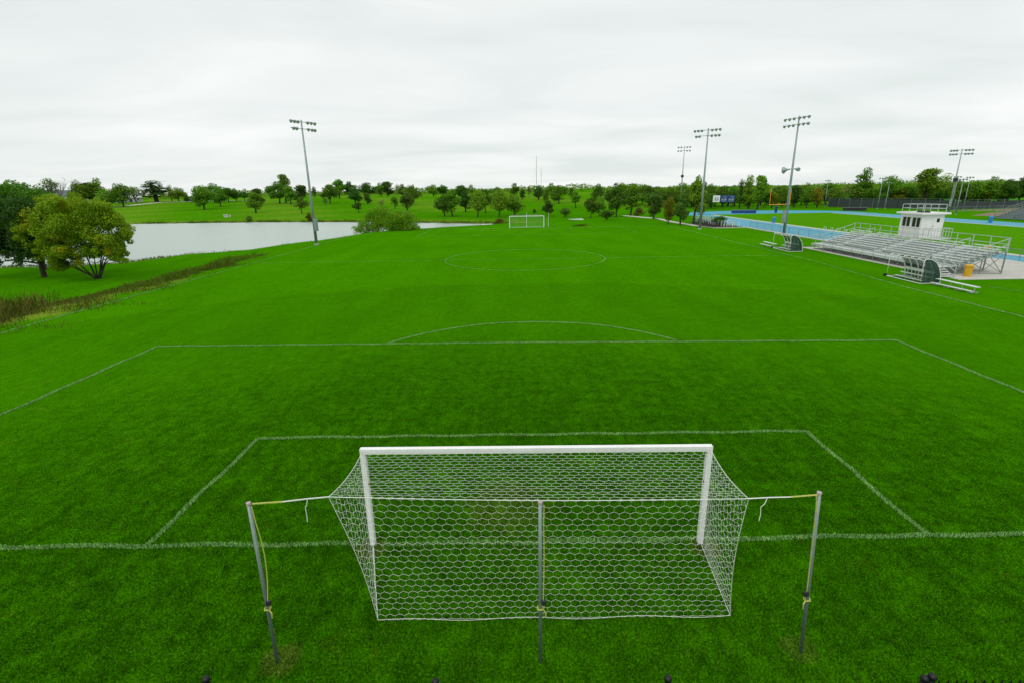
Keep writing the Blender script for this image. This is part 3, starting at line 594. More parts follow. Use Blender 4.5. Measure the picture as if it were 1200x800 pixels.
TOP = [(-25,88,10),(-12,92,9),(2,90,9),(14,88,9),(24,80,9),(-34,78,11),(-15,78,12),(5,76,12),(20,68,11),(-36,60,13),(-15,60,14),(8,58,13),(-40,44,12),(-20,42,13),(5,42,12),(20,48,10),(-52,66,11),(-60,50,12)]
big_tree('leafy_tree', 'tall mid green tree standing behind the dark drooping tree', -61.5, 54.6, TOP, 20000, .15, 'leaf_green', .108, 4.5, -12, 6, 1, .25, .24)
BSH = [(-26,4,10),(-18,10,10),(-8,8,11),(0,14,11),(10,11,11),(20,8,11),(28,5,9),(-30,2,6),(-12,3,9),(4,3,10),(16,3,10),(31,1,6),(-20,16,6),(-2,20,6),(12,17,7),(22,14,7)]
o = big_tree('willow_bush', 'big billowing bright green willow bush on the pond edge', -28.6, 101, BSH, 22000, .15, 'leaf_willow', .185, 3.2, 0, 8, 5, .1, .1)
o['category'] = 'bush'
# far woods that read as one mass
nW = 9000; az = R.uniform(-1.0, 1.1, nW); rr2 = R.choice([620., 760., 900., 1100.], nW) + R.normal(0, 14, nW)
hh = 7.5 + 1.5 * (az > .28) + 1.5 * np.sin(az * 23) + 1.5 * np.sin(az * 61 + 1) + 2 * np.sin(az * 9 + rr2 * .01)
x = rr2 * np.sin(az); y = rr2 * np.cos(az); z = 4.0 * (1 - sstep(.19, .33, np.arctan2(x, y + 10))) + R.uniform(0, 1, nW) ** .7 * hh * .8
v, f_ = leaves(R, np.stack([x, y, z, np.full(nW, 2.2), np.full(nW, 1.2)], 1), 60000, 1.0)
tag(link('distant_woods', np_mesh('distant_woods', v, f_, 'leaf_green')), 'dark far-off woods along the horizon', 'woods', kind='stuff')
# ================================================================ NEAR GOAL
def hex_net(corners, cell, sag, r, name, mat, parent, n3=3):
    """hexagon mesh stretched over the patch a-b (top) to d-c (bottom)"""
    a, b, c_, d = [Vector(p) for p in corners]
    Wm = ((b - a).length + (c_ - d).length) / 2; Hm = ((d - a).length + (c_ - b).length) / 2
    def P(s, t):
        s = min(max(s, 0), 1); t = min(max(t, 0), 1)
        p = a.lerp(b, s).lerp(d.lerp(c_, s), t); e = min(s, 1 - s, t, 1 - t)
        wv_ = .007 if e > .005 else 0
        return p + sag(s, t) + wv_ * Vector((math.sin(31 * s + 17 * t), math.sin(23 * s - 29 * t + 1), math.sin(37 * t + 19 * s)))
    side = cell / math.sqrt(3); rows = max(2, round(Hm / (1.5 * side))); cols = max(2, round(Wm / cell)); E = set(); Q = {}
    def node(i, j):      # zigzag rows: row i, index j
        s = (j * .5) / cols; z = (.25 if (j + i) % 2 else -.25) / 1.5
        return (min(max(s, 0), 1), min(max((i + z) / rows, 0), 1))
    for i in range(rows + 1):
        for j in range(2 * cols):
            E.add(((i, j), (i, j + 1)))
        if i < rows:
            for j in range(2 * cols + 1):
                if (j + i) % 2: E.add(((i, j), (i + 1, j)))
    mb = MB()
    for p, q in E:
        s0, t0 = node(*p); s1, t1 = node(*q)
        u_, v_ = P(s0, t0), P(s1, t1)
        if (u_ - v_).length > 1e-3: mb.path([u_, v_], r, n3, False)
    return mb.build(name, mat, parent)
GL, GR, GT = -3.84, 3.86, 2.5
def goal(name, label, y0, gl, gr, gt, face, near):
    t = thing(name, label, 'goal', ((gl + gr) / 2, y0, 0)); hw = (gr - gl) / 2; w = .115
    for s in (-1, 1):
        p = MB().box((s * (hw - w / 2), 0, (gt - w) / 2 - .02), (w, w, gt - w + .04)).build('post', 'white_paint', t)
        if near: MB().box((s * (hw - w / 2) - s * .062, -.02, 1.62), (.012, .06, .06)).build('red_tape', 'red_tape', p); 
    MB().box((0, 0, gt - w / 2), (2 * hw, w + .004, w)).build('crossbar', 'white_paint', t)
    return t, hw, w
g1, hw, w_ = goal('soccer_goal', 'white soccer goal with hexagon net held back by three poles', 0, GL, GR, GT, -1, True)
ox = (GL + GR) / 2
def gp(x, y, z): return Vector((x - ox, y, z))
CL, CR = gp(-3.45, -2.8, 3.13), gp(3.38, -2.8, 3.04); BL, BR = gp(-3.08, -2.22, .03), gp(3.66, -2.14, .03)
TL, TR = gp(GL + .06, -.05, GT - .06), gp(GR - .06, -.05, GT - .06); PL, PR = gp(GL + .06, -.05, .05), gp(GR - .06, -.05, .05)
def sg_top(s, t): return Vector((0, 0, -.10 * math.sin(PI * t) * (1 - .3 * math.sin(PI * s)) - .05 * math.sin(PI * s) * t))
def sg_back(s, t): return Vector(((.5 - s) * .16 * math.sin(PI * t), .10 * math.sin(PI * t) * math.sin(PI * s), -.05 * math.sin(PI * s) * (1 - t)))
def sg_side(sd): return lambda s, t: Vector((sd * -.10 * math.sin(PI * s) * math.sin(PI * t) - sd * .08 * s * math.sin(PI * t), 0, -.10 * math.sin(PI * s) * (1 - t)))
CELL = .178; NR = .0023
hex_net((TL, TR, CR, CL), CELL, sg_top, NR, 'net_top', 'net_cord', g1)
hex_net((CL, CR, BR, BL), CELL, sg_back, NR, 'net_back', 'net_cord', g1)
hex_net((TL, CL, BL, PL), CELL, sg_side(-1), NR, 'net_side', 'net_cord', g1)
hex_net((TR, CR, BR, PR), CELL, sg_side(1), NR, 'net_side', 'net_cord', g1)
def cord(name, pts, r=.008, mat='net_cord', par=g1): return MB().path(pts, r, 5).build(name, mat, par)
cord('rear_cord', [CL.lerp(CR, s) + sg_back(s, 0) + Vector((0, 0, 0)) for s in np.linspace(0, 1, 15)], .007)
for a_, b_, sd in ((CL, BL, -1), (CR, BR, 1)): cord('corner_cord', [a_.lerp(b_, t) + Vector((sd * -.08 * math.sin(PI * t), 0, 0)) for t in np.linspace(0, 1, 13)], .006)
for a_, b_ in ((TL, CL), (TR, CR)): cord('roof_cord', [a_.lerp(b_, t) + Vector((0, 0, -.10 * math.sin(PI * t))) for t in np.linspace(0, 1, 9)], .006)
cord('ground_cord', [BL.lerp(BR, s) + Vector((0, .03 * math.sin(s * 19), 0)) for s in np.linspace(0, 1, 24)], .005)
for a_, b_ in ((PL, BL), (PR, BR)): cord('base_cord', [a_.lerp(b_, s) for s in (0, .5, 1)], .005)
# poles, straps and ropes
def net_pole(label, x, y, top, tilt, sx, loose, grp):
    t = thing('net_pole', label, 'pole', (x, y, 0), 0); dx, dy = tilt
    pt = lambda z: Vector((dx * z / top, dy * z / top, z))
    MB().path([pt(-.2), pt(top * .5), pt(top)], .031, 10).build('pipe', 'galv', t, smooth=True)
    MB().path([pt(top - .01), pt(top + .03)], .037, 10).build('cap', 'pink_cap', t)
    zb = 1.32
    sp_ = [pt(top - .02) + Vector((sx * .06, -.03, 0))] + [pt(z) + Vector((sx * (.045 + loose * math.sin(PI * (top - z) / (top - zb)) * .09), -.045, 0)) for z in np.linspace(top - .3, zb, 9)]
    b = MB()
    for a_, c_ in zip(sp_[:-1], sp_[1:]): b.bar(a_, c_, .016, .006)
    b.build('strap', 'yellow_strap', t)
    MB().box(pt(zb) + Vector((sx * .06, -.05, 0)), (.07, .05, .08)).build('ratchet', 'dark_metal', t)
    k_ = MB(); k_.path([pt(zb - .16) + Vector((math.cos(q) * .048, math.sin(q) * .048, .012 * math.sin(3 * q))) for q in np.linspace(0, 2 * PI, 13)], .014, 5)
    k_.path([pt(zb - .16) + Vector((sx * .05, -.04, 0)), pt(zb - .21) + Vector((sx * .09, -.06, 0)), pt(zb - .30) + Vector((sx * .085, -.06, 0))], .012, 5)
    k_.path([pt(zb - .14) + Vector((sx * .05, -.04, 0)), pt(zb - .02) + Vector((sx * .08, -.06, 0))], .011, 5); k_.build('strap_knot', 'yellow_strap', t)
    return t
net_pole('grey steel net pole whose yellow strap hangs loose, beside goal', -4.63, -3.09, 3.2, (.02, 0), 1, 1, '')
net_pole('grey steel net pole standing behind the middle of the goal net', 0, -3.1, 3.19, (0, 0), 1, .15, '')
net_pole('grey steel net pole with tight yellow strap, right of goal seen from behind', 4.59, -2.92, 3.22, (-.19, -.03), -1, .0, '')
def rope(label, a, b, tail, ty):
    a, b = Vector(a), Vector(b); t = thing('net_rope', label, 'rope', a)
    MB().path([Vector(), (b - a) * .3, (b - a) * .62 - Vector((0, 0, .012))], .011, 5).build('white_cord', 'net_cord', t)
    MB().path([(b - a) * .62 - Vector((0, 0, .012)), (b - a)], .015, 5).build('yellow_webbing', 'yellow_strap', t)
    q = (b - a) * .28
    MB().path([q, q + Vector((tail * .06, -.02, -.10)), q + Vector((tail * .14, -.02, -.16)), q + Vector((tail * .12, -.02, -.30)), q + Vector((tail * .14, -.02, -.42))], .007, 4).build('loose_tail', 'net_cord', t)
rope('rope with a limp tail tying the net corner to the loose-strapped pole', (-3.45, -2.8, 3.13), (-4.57, -3.07, 3.19), -.35, 0)
rope('rope with a limp tail tying the net corner to the tight-strapped pole', (3.38, -2.8, 3.04), (4.38, -2.95, 3.20), -.7, 0)
# ================================================================ FAR GOAL
fgx0, fgx1, fgy = -2.45, 4.95, 100.55
g2, hw2, _ = goal('soccer_goal', 'small-looking white soccer goal at the far end of the pitch', fgy, fgx0, fgx1, 2.5, 1, False)
z0 = [Vector((-hw2 + .06, .05, 2.44)), Vector((hw2 - .06, .05, 2.44)), Vector((hw2 - .2, 2.2, 2.55)), Vector((-hw2 + .2, 2.2, 2.55)), Vector((-hw2 + .2, 2.1, .03)), Vector((hw2 - .2, 2.1, .03)), Vector((-hw2 + .06, .05, .03)), Vector((hw2 - .06, .05, .03))]
no = lambda s, t: Vector((0, 0, 0))
hex_net((z0[0], z0[1], z0[2], z0[3]), .24, no, .003, 'net_top', 'net_cord', g2); hex_net((z0[3], z0[2], z0[5], z0[4]), .24, no, .003, 'net_back', 'net_cord', g2)
hex_net((z0[0], z0[3], z0[4], z0[6]), .24, no, .003, 'net_side', 'net_cord', g2); hex_net((z0[1], z0[2], z0[5], z0[7]), .24, no, .003, 'net_side', 'net_cord', g2)
MB().path([z0[4], z0[5]], .03, 5).build('ground_bar', 'white_paint', g2)
for x, lb in ((1.25, 'pale thin pole behind the middle of the far goal'), (5.95, 'pale thin pole beside the far goal')):
    t = thing('net_pole', lb, 'pole', (x, fgy + 2.4, hz(x, fgy + 2.4))); MB().path([(0, 0, -.1), (0, 0, 3)], .045, 8).build('pipe', 'alu_bright', t); MB().path([(0, 0, 3), (0, 0, 3.05)], .05, 8).build('cap', 'white_paint', t)
# ================================================================ ORNAMENTAL FENCE at the foot of the view
fe = thing('iron_fence', 'black iron fence with ball-topped posts at the edge of the grass', 'fence', (0, -4.42, 0))
pk = MB().box((0, 0, .52), (.018, .018, 1.04)); pk.lathe([(.018, 1.03), (.02, 1.06), (.008, 1.12), (.002, 1.15)], n=6); pkm = pk.mesh('picket', 'black_iron')
pb = MB().box((0, 0, .56), (.07, .07, 1.12)); pb.lathe([(.045, 1.115), (.045, 1.135), (.02, 1.145), (.045, 1.165), (.055, 1.20), (.045, 1.235), (.012, 1.252)], n=12); pbm = pb.mesh('post', 'black_iron', True)
for x, dz in ((-8.2, -.06), (-4.88, -.01), (-1.56, -.06), (1.76, -.01), (5.36, -.01), (5.46, .02), (8.6, .0)): link('post', pbm, fe, (x, 0, dz))
for x in np.arange(-8.05, 8.5, .125):
    if min(abs(x - q) for q in (-8.2, -4.88, -1.56, 1.76, 5.36, 5.46, 8.6)) > .07: link('picket', pkm, fe, (float(x), 0, -.03 + (.055 if x > 5.5 else 0)))
for a_, b_, dz in ((-8.2, 5.44, 0), (5.44, 8.6, .07)):
    for z in (.18, .92): MB().bar((a_, .0, z + dz), (b_, .0, z + dz), .03, .035).build('rail', 'black_iron', fe)
# ================================================================ FLOODLIGHTS
def lamp_mesh():
    b = MB(); b.lathe([(.06, -.30), (.10, -.28), (.14, -.12), (.30, .10), (.31, .14)], n=10); return b.mesh('lamp', 'dark_metal', True)
def lens_mesh(): b = MB(); b.lathe([(.295, .142), (.20, .165), (.02, .175)], n=10); return b.mesh('lens', 'lamp_glass', True)
LM, LE = lamp_mesh(), lens_mesh()
def flood(label, x, y, H, face, rows, span, arms=(0, .95), sc=.84, box=False, horn=None, r=.24):
    z0_ = hz(x, y); t = thing('floodlight', label, 'floodlight', (x, y, z0_), face)     # lamps look along local -y
    MB().path([(0, 0, -.1), (0, 0, H * .5), (0, 0, H + .3)], [r, r * .72, r * .42], 10).build('pole', 'steel_pale', t, smooth=True)
    MB().lathe([(r * 1.6, 0), (r * 1.6, .12), (r * 1.1, .14)], n=10).build('base', 'concrete', t)
    for k_, (row, dz) in enumerate(zip(rows, arms)):
        z = H - dz; MB().bar((-span, -.12, z), (span, -.12, z), .09 * sc).build('crossarm', 'galv', t)
        for q in row:
            l = link('lamp', LM, t, (q * span, -.34, z - .05)); l.rotation_euler = (rad(90 - 28), 0, rad(random.uniform(-16, 16))); l.rotation_euler.x = rad(118); l.scale = (sc,) * 3
            e = link('lens', LE, l)
    if box: MB().box((-.0, -r - .16, H * .17), (.55, .3, 1.9)).build('ballast_box', 'steel_pale', t)
    if horn:
        z, kind = horn
        if kind == 'horn':
            MB().bar((-1.1, 0, z), (1.3, 0, z), .10).build('horn_bracket', 'galv', t)
            for s in (-1, 1):
                p = [Vector((s * (.5 + q), -.02 - (.25 * q), z - .12 * q)) for q in (0, .25, .6, 1.0)]
                MB().path(p, [.10, .12, .26, .55 if s < 0 else .30], 10).build('loudspeaker', 'steel_pale', t)
        else: MB().box((0, -.35, z), (.9, .7, .9), .3).build('loudspeaker', 'dark_metal', t)
    return t
six = (-1, -.72, -.44, .38, .69, 1); five = (-.86, -.6, .38, .69, .95)
flood('tall floodlight pole between the pond and the pitch', -32.7, 71.8, 18.1, rad(62), (six, five), 2.15, box=True)
flood('tall floodlight pole at the hurdles by the far corner of the pitch', 34.1, 89.6, 17.6, rad(-38), (six, five), 2.25)
flood('tall floodlight pole carrying loudspeaker horns beside the running track', 42.6, 74.7, 17.6, rad(-72), ((-1, -.62, -.24, .2, .58, .96), (-1, -.62, -.24, .2, .58, .96)), 2.3, sc=.78, box=True, horn=(10.2, 'horn'))
flood('distant floodlight pole with dark loudspeaker behind the path trees', 59, 184.7, 21.2, rad(-25), ((-1, -.5, .5, 1), (-1, -.5, .5, 1)), 2.0, (0, 1.2), 1.0, horn=(11.3, 'box'))
flood('floodlight pole with two lamp rows by the windscreen fence', 111.7, 128.4, 15.5, rad(-40), (six, six), 2.1, (0, .9), .95, box=True, horn=(8.3, 'box'))
one = ((-.7, 0, .7),)
for x, y, H, lb in ((107.9, 178, 9, 'short light pole at the end of the windscreen fence'), (113.6, 158.7, 9.3, 'taller of the paired light poles at the windscreen fence'), (115.6, 158.2, 7.9, 'lower of the paired light poles at the windscreen fence'),
                    (108, 121.5, 8.4, 'slim light pole standing next to the two-row floodlight'), (124, 143, 9.2, 'first slim light pole behind the two-row floodlight'), (127.5, 143, 9.0, 'second slim light pole behind the two-row floodlight'), (150, 138, 11, 'light pole behind the grey grandstand')):
    flood(lb, x, y, H, rad(-40), one, .9, (0,), .8, r=.13)
for x, y, H, lb in ((29.4, 900, 57.4, 'taller thin radio mast on the horizon'), (37.5, 900, 38.3, 'shorter thin radio mast on the horizon')):
    t = thing('radio_mast', lb, 'mast', (x, y, 4)); MB().path([(0, 0, -1), (0, 0, H)], [.42, .26] if H > 50 else [.26, .16], 4).build('lattice', 'steel_pale', t)
    b = MB()
    for k_ in range(3): a_ = k_ * 2.09; b.path([(0, 0, H * .8), (math.cos(a_) * 18, math.sin(a_) * 18, 0)], .03, 3)
    b.build('guy_wire', 'steel_pale', t); MB().box((0, 0, H * .86), (.9, .8, 1.2)).build('antenna', 'steel_pale', t)
# ================================================================ BLEACHERS
BX, BY0, BY1 = 36.9, 35.2, 56.2; ROWS = 8; DP = .50; RS = .165; DECK = .70
bl = thing('bleachers', 'aluminium bleachers with raised front walkway facing the pitch', 'bleachers', (BX, BY0, 0)); LB = BY1 - BY0
pl = lambda x, z, y0, y1, wd, th, nm, mt='alu_bright': MB().box((x, (y0 + y1) / 2, z), (wd, y1 - y0, th)).build(nm, mt, bl)
for k_ in range(4): pl(.12 + k_ * .29, DECK, 0, LB, .27, .04, 'deck_plank', 'alu')
pl(.02, DECK - .09, 0, LB, .03, .24, 'fascia')
AIS = ((3.3, 4.4), (9.9, 11.0), (16.6, 17.7)); spans = [(0, AIS[0][0]), (AIS[0][1], AIS[1][0]), (AIS[1][1], AIS[2][0]), (AIS[2][1], LB)]
for r_ in range(ROWS):
    x = 1.2 + r_ * DP; z = DECK + .06 + r_ * RS
    for q in (0, 1): pl(x + q * .24 - .02, z, 0, LB, .22, .035, 'foot_plank', 'alu')
    pl(x - .15, z - .085, 0, LB, .02, .13, 'riser', 'galv')
    for a_, b_ in spans: pl(x + .42, z + .36, a_ + .02, b_ - .02, .23, .05, 'seat_plank')
    for a_, b_ in AIS: pl(x + .12, z + .13, a_ + .1, b_ - .1, .26, .14, 'aisle_step', 'alu_bright')
    for y in np.arange(.9, LB, 1.83):
        if not any(a_ < y < b_ for a_, b_ in AIS): MB().box((x + .42, y, z + .2), (.06, .06, .38)).build('seat_bracket', 'alu', bl)
XT = 1.2 + ROWS * DP; ZT = DECK + ROWS * RS
for y in np.arange(0.05, LB + .1, 1.83):
    b = MB(); b.bar((.02, y, 0), (.02, y, DECK - .05), .06); b.bar((1.3, y, 0), (1.3, y, DECK), .06); b.bar((3.3, y, 0), (3.3, y, DECK + .62), .06); b.bar((XT, y, 0), (XT, y, ZT), .07)
    b.bar((.02, y, .06), (XT, y, .06), .05); b.bar((1.2, y, DECK - .05), (XT, y, ZT - .08), .06); b.bar((1.3, y, .1), (3.3, y, DECK + .5), .04); b.bar((3.3, y, .1), (XT, y, ZT - .2), .04); b.bar((3.3, y, DECK + .5), (XT, y, .1), .04)
    b.build('support_frame', 'galv', bl)
    b = MB(); b.bar((.0, y, DECK), (.0, y, DECK + 1.0), .045); b.build('rail_post', 'alu', bl)
    b = MB(); b.bar((XT + .06, y, .5), (XT + .06, y, ZT + 1.1), .05); b.build('rail_post', 'alu', bl)
for k_ in range(6): y = k_ * 3.66 + .05; MB().bar((.03, y, .1), (.03, y + 1.83, DECK - .1), .035).bar((.03, y + 3.66, .1), (.03, y + 1.83, DECK - .1), .035).build('cross_brace', 'galv', bl)
for k_ in range(6): y = k_ * 3.66 + .05; MB().bar((XT, y, .1), (XT, y + 1.83, ZT - .3), .04).bar((XT, y + 3.66, .1), (XT, y + 1.83, ZT - .3), .04).build('cross_brace', 'galv', bl)
for z in (DECK + .5, DECK + 1.0): MB().bar((0, 1.3 if z else 0, z), (0, LB, z), .045).build('front_rail', 'alu', bl)
for z in (ZT + .55, ZT + 1.1): MB().bar((XT + .06, 0, z), (XT + .06, LB, z), .045).build('rear_rail', 'alu', bl)
for y in (-.02, LB + .02):
    for dz in (.55, 1.1): MB().bar((1.35, y, DECK + dz), (XT + .06, y, ZT + dz), .045).build('end_rail', 'alu', bl)
    MB().bar((0, y, DECK + 1.0), (1.35, y, DECK + 1.1), .045).build('end_rail', 'alu', bl)
    for k_ in range(4): x = 1.35 + k_ * 1.25; zz = DECK + (x - 1.35) / (XT - 1.35) * (ZT - DECK); MB().bar((x, y, zz - .05), (x, y, zz + 1.1), .045).build('rail_post', 'alu', bl)
for a_, b_ in AIS:
    y = (a_ + b_) / 2
    for r_ in (0, 4):
        b = MB(); x0 = 1.6 + r_ * DP; zz = DECK + r_ * RS; b.bar((x0, y, zz + .1), (x0, y, zz + .95), .045); b.bar((x0, y, zz + .95), (x0 + 3 * DP, y, zz + .95 + 3 * RS), .045); b.bar((x0 + 3 * DP, y, zz + .1 + 3 * RS), (x0 + 3 * DP, y, zz + .95 + 3 * RS), .045); b.build('aisle_rail', 'alu', bl)
# entry stair climbing to the walkway
for k_ in range(5): MB().box((-.62, -1.25 + k_ * .30, .10 + k_ * .155), (1.15, .27, .035)).build('stair_tread', 'alu_bright', bl)
MB().box((-.6, .7, DECK), (1.2, 1.3, .04)).build('landing', 'alu', bl)
for x in (-1.2, -.04):
    b = MB(); b.bar((x, -1.4, .05), (x, .1, DECK), .05, .12); b.bar((x, -1.4, .05), (x, -1.4, 1.0), .05); b.bar((x, .05, 0), (x, .05, DECK + 1.0), .05); b.bar((x, -1.4, 1.0), (x, .05, DECK + 1.0), .05); b.bar((x, -1.4, .5), (x, .05, DECK + .5), .04); b.build('stair_rail', 'alu', bl)
b = MB()
for q in (.05, 1.3): b.bar((-1.2, q, 0), (-1.2, q, DECK + 1.0), .05)
for z in (.5, 1.0): b.bar((-1.2, .05, DECK + z), (-1.2, 1.3, DECK + z), .045); b.bar((-1.2, 1.3, DECK + z), (0, 1.3, DECK + z), .045)
b.build('landing_rail', 'alu', bl)
# ================================================================ PRESS BOX
pb_ = thing('press_box', 'white press box with roof railing at the top of the bleachers', 'building', (43.0, 46.65, 0)); BW, BD, Z0, Z1 = 3.25, 2.3, 2.1, 4.55
wl = MB(); T = .09
wins = [(2.90, 1.66), (1.44, .20)]; wz0, wz1 = 3.16, 4.24
ycut = [BW, 2.90, 1.66, 1.44, .20, 0]
for i in range(5):
    a_, b_ = ycut[i], ycut[i + 1]
    if i in (1, 3):
        wl.box((T / 2, (a_ + b_) / 2, (Z0 + wz0) / 2), (T, a_ - b_, wz0 - Z0)); wl.box((T / 2, (a_ + b_) / 2, (wz1 + Z1) / 2), (T, a_ - b_, Z1 - wz1))
    else: wl.box((T / 2, (a_ + b_) / 2, (Z0 + Z1) / 2), (T, a_ - b_, Z1 - Z0))
wl.box((BD / 2, T / 2, (Z0 + Z1) / 2), (BD - 2 * T, T, Z1 - Z0)).box((BD / 2, BW - T / 2, (Z0 + Z1) / 2), (BD - 2 * T, T, Z1 - Z0)).box((BD - T / 2, BW / 2, (Z0 + Z1) / 2), (T, BW, Z1 - Z0)).box((BD / 2, BW / 2, Z0 - .055), (BD, BW, .1))
wl.build('wall', 'box_white', pb_)
MB().box((-.012, -.012, (Z0 + Z1) / 2), (.07, .07, Z1 - Z0 - .02)).build('corner_trim', 'white_paint', pb_)
for a_, b_ in wins:
    wv = MB(); yc = (a_ + b_) / 2
    for z in (wz0, wz1): wv.box((-.005, yc, z), (.08, a_ - b_ + .1, .07))
    for y in (a_, b_, yc): wv.box((-.005, y, (wz0 + wz1) / 2), (.07, .05, wz1 - wz0 - .07))
    wo_ = wv.build('window', 'white_paint', pb_)
    for s in (-1, 1): MB().box((.03, yc + s * (a_ - b_) / 4, (wz0 + wz1) / 2), (.012, (a_ - b_) / 2 - .07, wz1 - wz0 - .07)).build('pane', 'window_glass', wo_)
dr = MB().box((1.62, -.02, (Z0 + 4.3) / 2), (.95, .04, 4.3 - Z0 - .06)).build('door', 'box_white', pb_)
MB().box((1.66, -.045, 3.92), (.30, .02, .40)).build('door_pane', 'window_glass', dr); MB().box((1.2, -.06, 3.3), (.06, .06, .08)).build('handle', 'dark_metal', dr)
MB().box((BD / 2, BW / 2, Z1 + .09), (BD + .7, BW + .7, .18)).build('roof', 'white_paint', pb_)
for x, y in [(0, q) for q in np.linspace(0, BW, 4)] + [(BD, q) for q in np.linspace(0, BW, 4)]: MB().bar((x, y, Z1 + .18), (x, y, Z1 + 1.02), .05).build('roof_rail_post', 'alu', pb_)
for z in (.6, 1.02):
    for x in (0, BD): MB().bar((x, 0, Z1 + z), (x, BW, Z1 + z), .05).build('roof_rail', 'alu', pb_)
    for y in (0, BW): MB().bar((0, y, Z1 + z), (BD, y, Z1 + z), .05).build('roof_rail', 'alu', pb_)
for y in (1.2, .5): MB().box((.6, y, Z1 + .27), (.5, .55, .16)).build('roof_box', 'dark_metal', pb_)
MB().box((.5, 2.2, Z1 + .8), (.3, .7, .35)).build('camera_case', 'dark_metal', pb_)
MB().box((1.3, -.68, Z0 - .04), (2.2, 1.3, .06)).build('door_landing', 'alu', pb_)
b = MB()
for x in np.linspace(.25, 2.35, 8): b.bar((x, -1.3, Z0), (x, -1.3, Z0 + 1.05), .035)
for x in (.25, 2.35):
    for y in np.linspace(-1.3, -.15, 4)[1:]: b.bar((x, y, Z0), (x, y, Z0 + 1.05), .035)
b.bar((.25, -1.3, Z0 + 1.05), (2.35, -1.3, Z0 + 1.05), .05).bar((2.35, -1.3, Z0 + 1.05), (2.35, -.1, Z0 + 1.05), .05).bar((.25, -1.3, Z0 + 1.05), (.25, -.1, Z0 + 1.05), .05); b.build('landing_rail', 'alu', pb_)
b = MB()
for x, y in ((.1, .1), (BD - .1, .1), (.1, BW - .1), (BD - .1, BW - .1), (2.3, -1.2), (.4, -1.2)): b.bar((x, y, 0), (x, y, Z0 - .11), .1)
b.build('support_leg', 'galv', pb_)
# ================================================================ TEAM SHELTERS AND BENCHES
def shelter(label, x, y, LN, H):
    t = thing('team_shelter', label, 'shelter', (x, y, 0)); D = 1.6
    def rib(q): return [(0, q, .05), (0, q, H - .25), (.05, q, H - .06), (.22, q, H), (.6, q, H - .06), (1.0, q, H - .3), (1.32, q, H - .75), (1.5, q, H - 1.25), (D, q, .05)]
    for k_ in range(6):
        q = LN * k_ / 5; pts_ = rib(q) if k_ in (0, 5) else rib(q)[2:]
        MB().path(pts_, .035, 6).build('rib', 'white_paint', t)
    for p in ((0, .05), (0, H - .12), (D, .05)): MB().path([(p[0], 0, p[1]), (p[0], LN, p[1])], .03, 6).build('tie_bar', 'white_paint', t)
    pr = rib(0)[3:]
    for k_ in range(5):
        b = MB(); y0, y1 = LN * k_ / 5 + .04, LN * (k_ + 1) / 5 - .04
        v = [(px__[0] + .012, yy, px__[2]) for px__ in pr for yy in (y0, y1)]; v += [(a[0] + .02, a[1], a[2] + .01) for a in v]; m_ = 2 * len(pr)
        b.add(v, [(2 * i, 2 * i + 1, 2 * i + 3, 2 * i + 2) for i in range(len(pr) - 1)] + [(m_ + 2 * i, m_ + 2 * i + 2, m_ + 2 * i + 3, m_ + 2 * i + 1) for i in range(len(pr) - 1)]); b.build('roof_panel', 'shelter_panel', t)
    for q in (.0,):
        ring = [(a[0], q, a[2]) for a in rib(q)]; ring = [(.12, q, .05), (.12, q, H - .1)] + ring[3:]
        b = MB(); v = [(a[0], q - .012, a[2]) for a in ring] + [(a[0], q + .012, a[2]) for a in ring]; nn = len(ring)
        b.add(v, [tuple(range(nn)), tuple(range(2 * nn - 1, nn - 1, -1))] + [(i, (i + 1) % nn, nn + (i + 1) % nn, nn + i) for i in range(nn)]); b.build('end_panel', 'shelter_panel', t)
    for q in (0, LN): MB().path([(0, q, .05), (D, q, .05)], .03, 6).build('skid', 'white_paint', t)
    MB().path([(-.05, LN + .05, .13), (-.05, LN + .17, .13)], .13, 10).build('wheel', 'rubber', t)
def bench(label, x, y, LN, back=False, rz=0):
    t = thing('bench', label, 'bench', (x, y, 0), rz)
    MB().box((0, LN / 2, .46), (.30, LN, .045)).build('seat', 'alu_bright', t)
    MB().box((-.42, LN / 2, .17), (.24, LN, .04)).build('foot_plank', 'alu_bright', t)
    if back: MB().box((.28, LN / 2, .82), (.045, LN, .22)).build('backrest', 'alu_bright', t)
    for q in np.linspace(.3, LN - .3, 4):
        b = MB(); b.bar((0, q, 0), (0, q, .44), .05); b.bar((-.5, q, .03), (.3, q, .03), .05); b.bar((-.42, q, .03), (-.42, q, .15), .05)
        if back: b.bar((.3, q, .03), (.3, q, .9), .045)
        b.build('leg', 'alu', t)
shelter('curved green team shelter in front of the bleacher stairs', 32.0, 31.15, 3.9, 2.0)
shelter('curved green team shelter beyond the end of the bleachers', 32.6, 53.1, 4.2, 2.0)
bench('long aluminium bench inside the shelter by the stairs', 33.0, 31.5, 3.2, True); bench('aluminium bench inside the shelter beyond the bleachers', 33.6, 53.4, 3.4, True)
bench('long aluminium bench out on the grass past the bleacher stairs', 33.15, 27.1, 3.85); bench('aluminium bench sticking out past the farther shelter', 33.2, 57.6, 3.6)
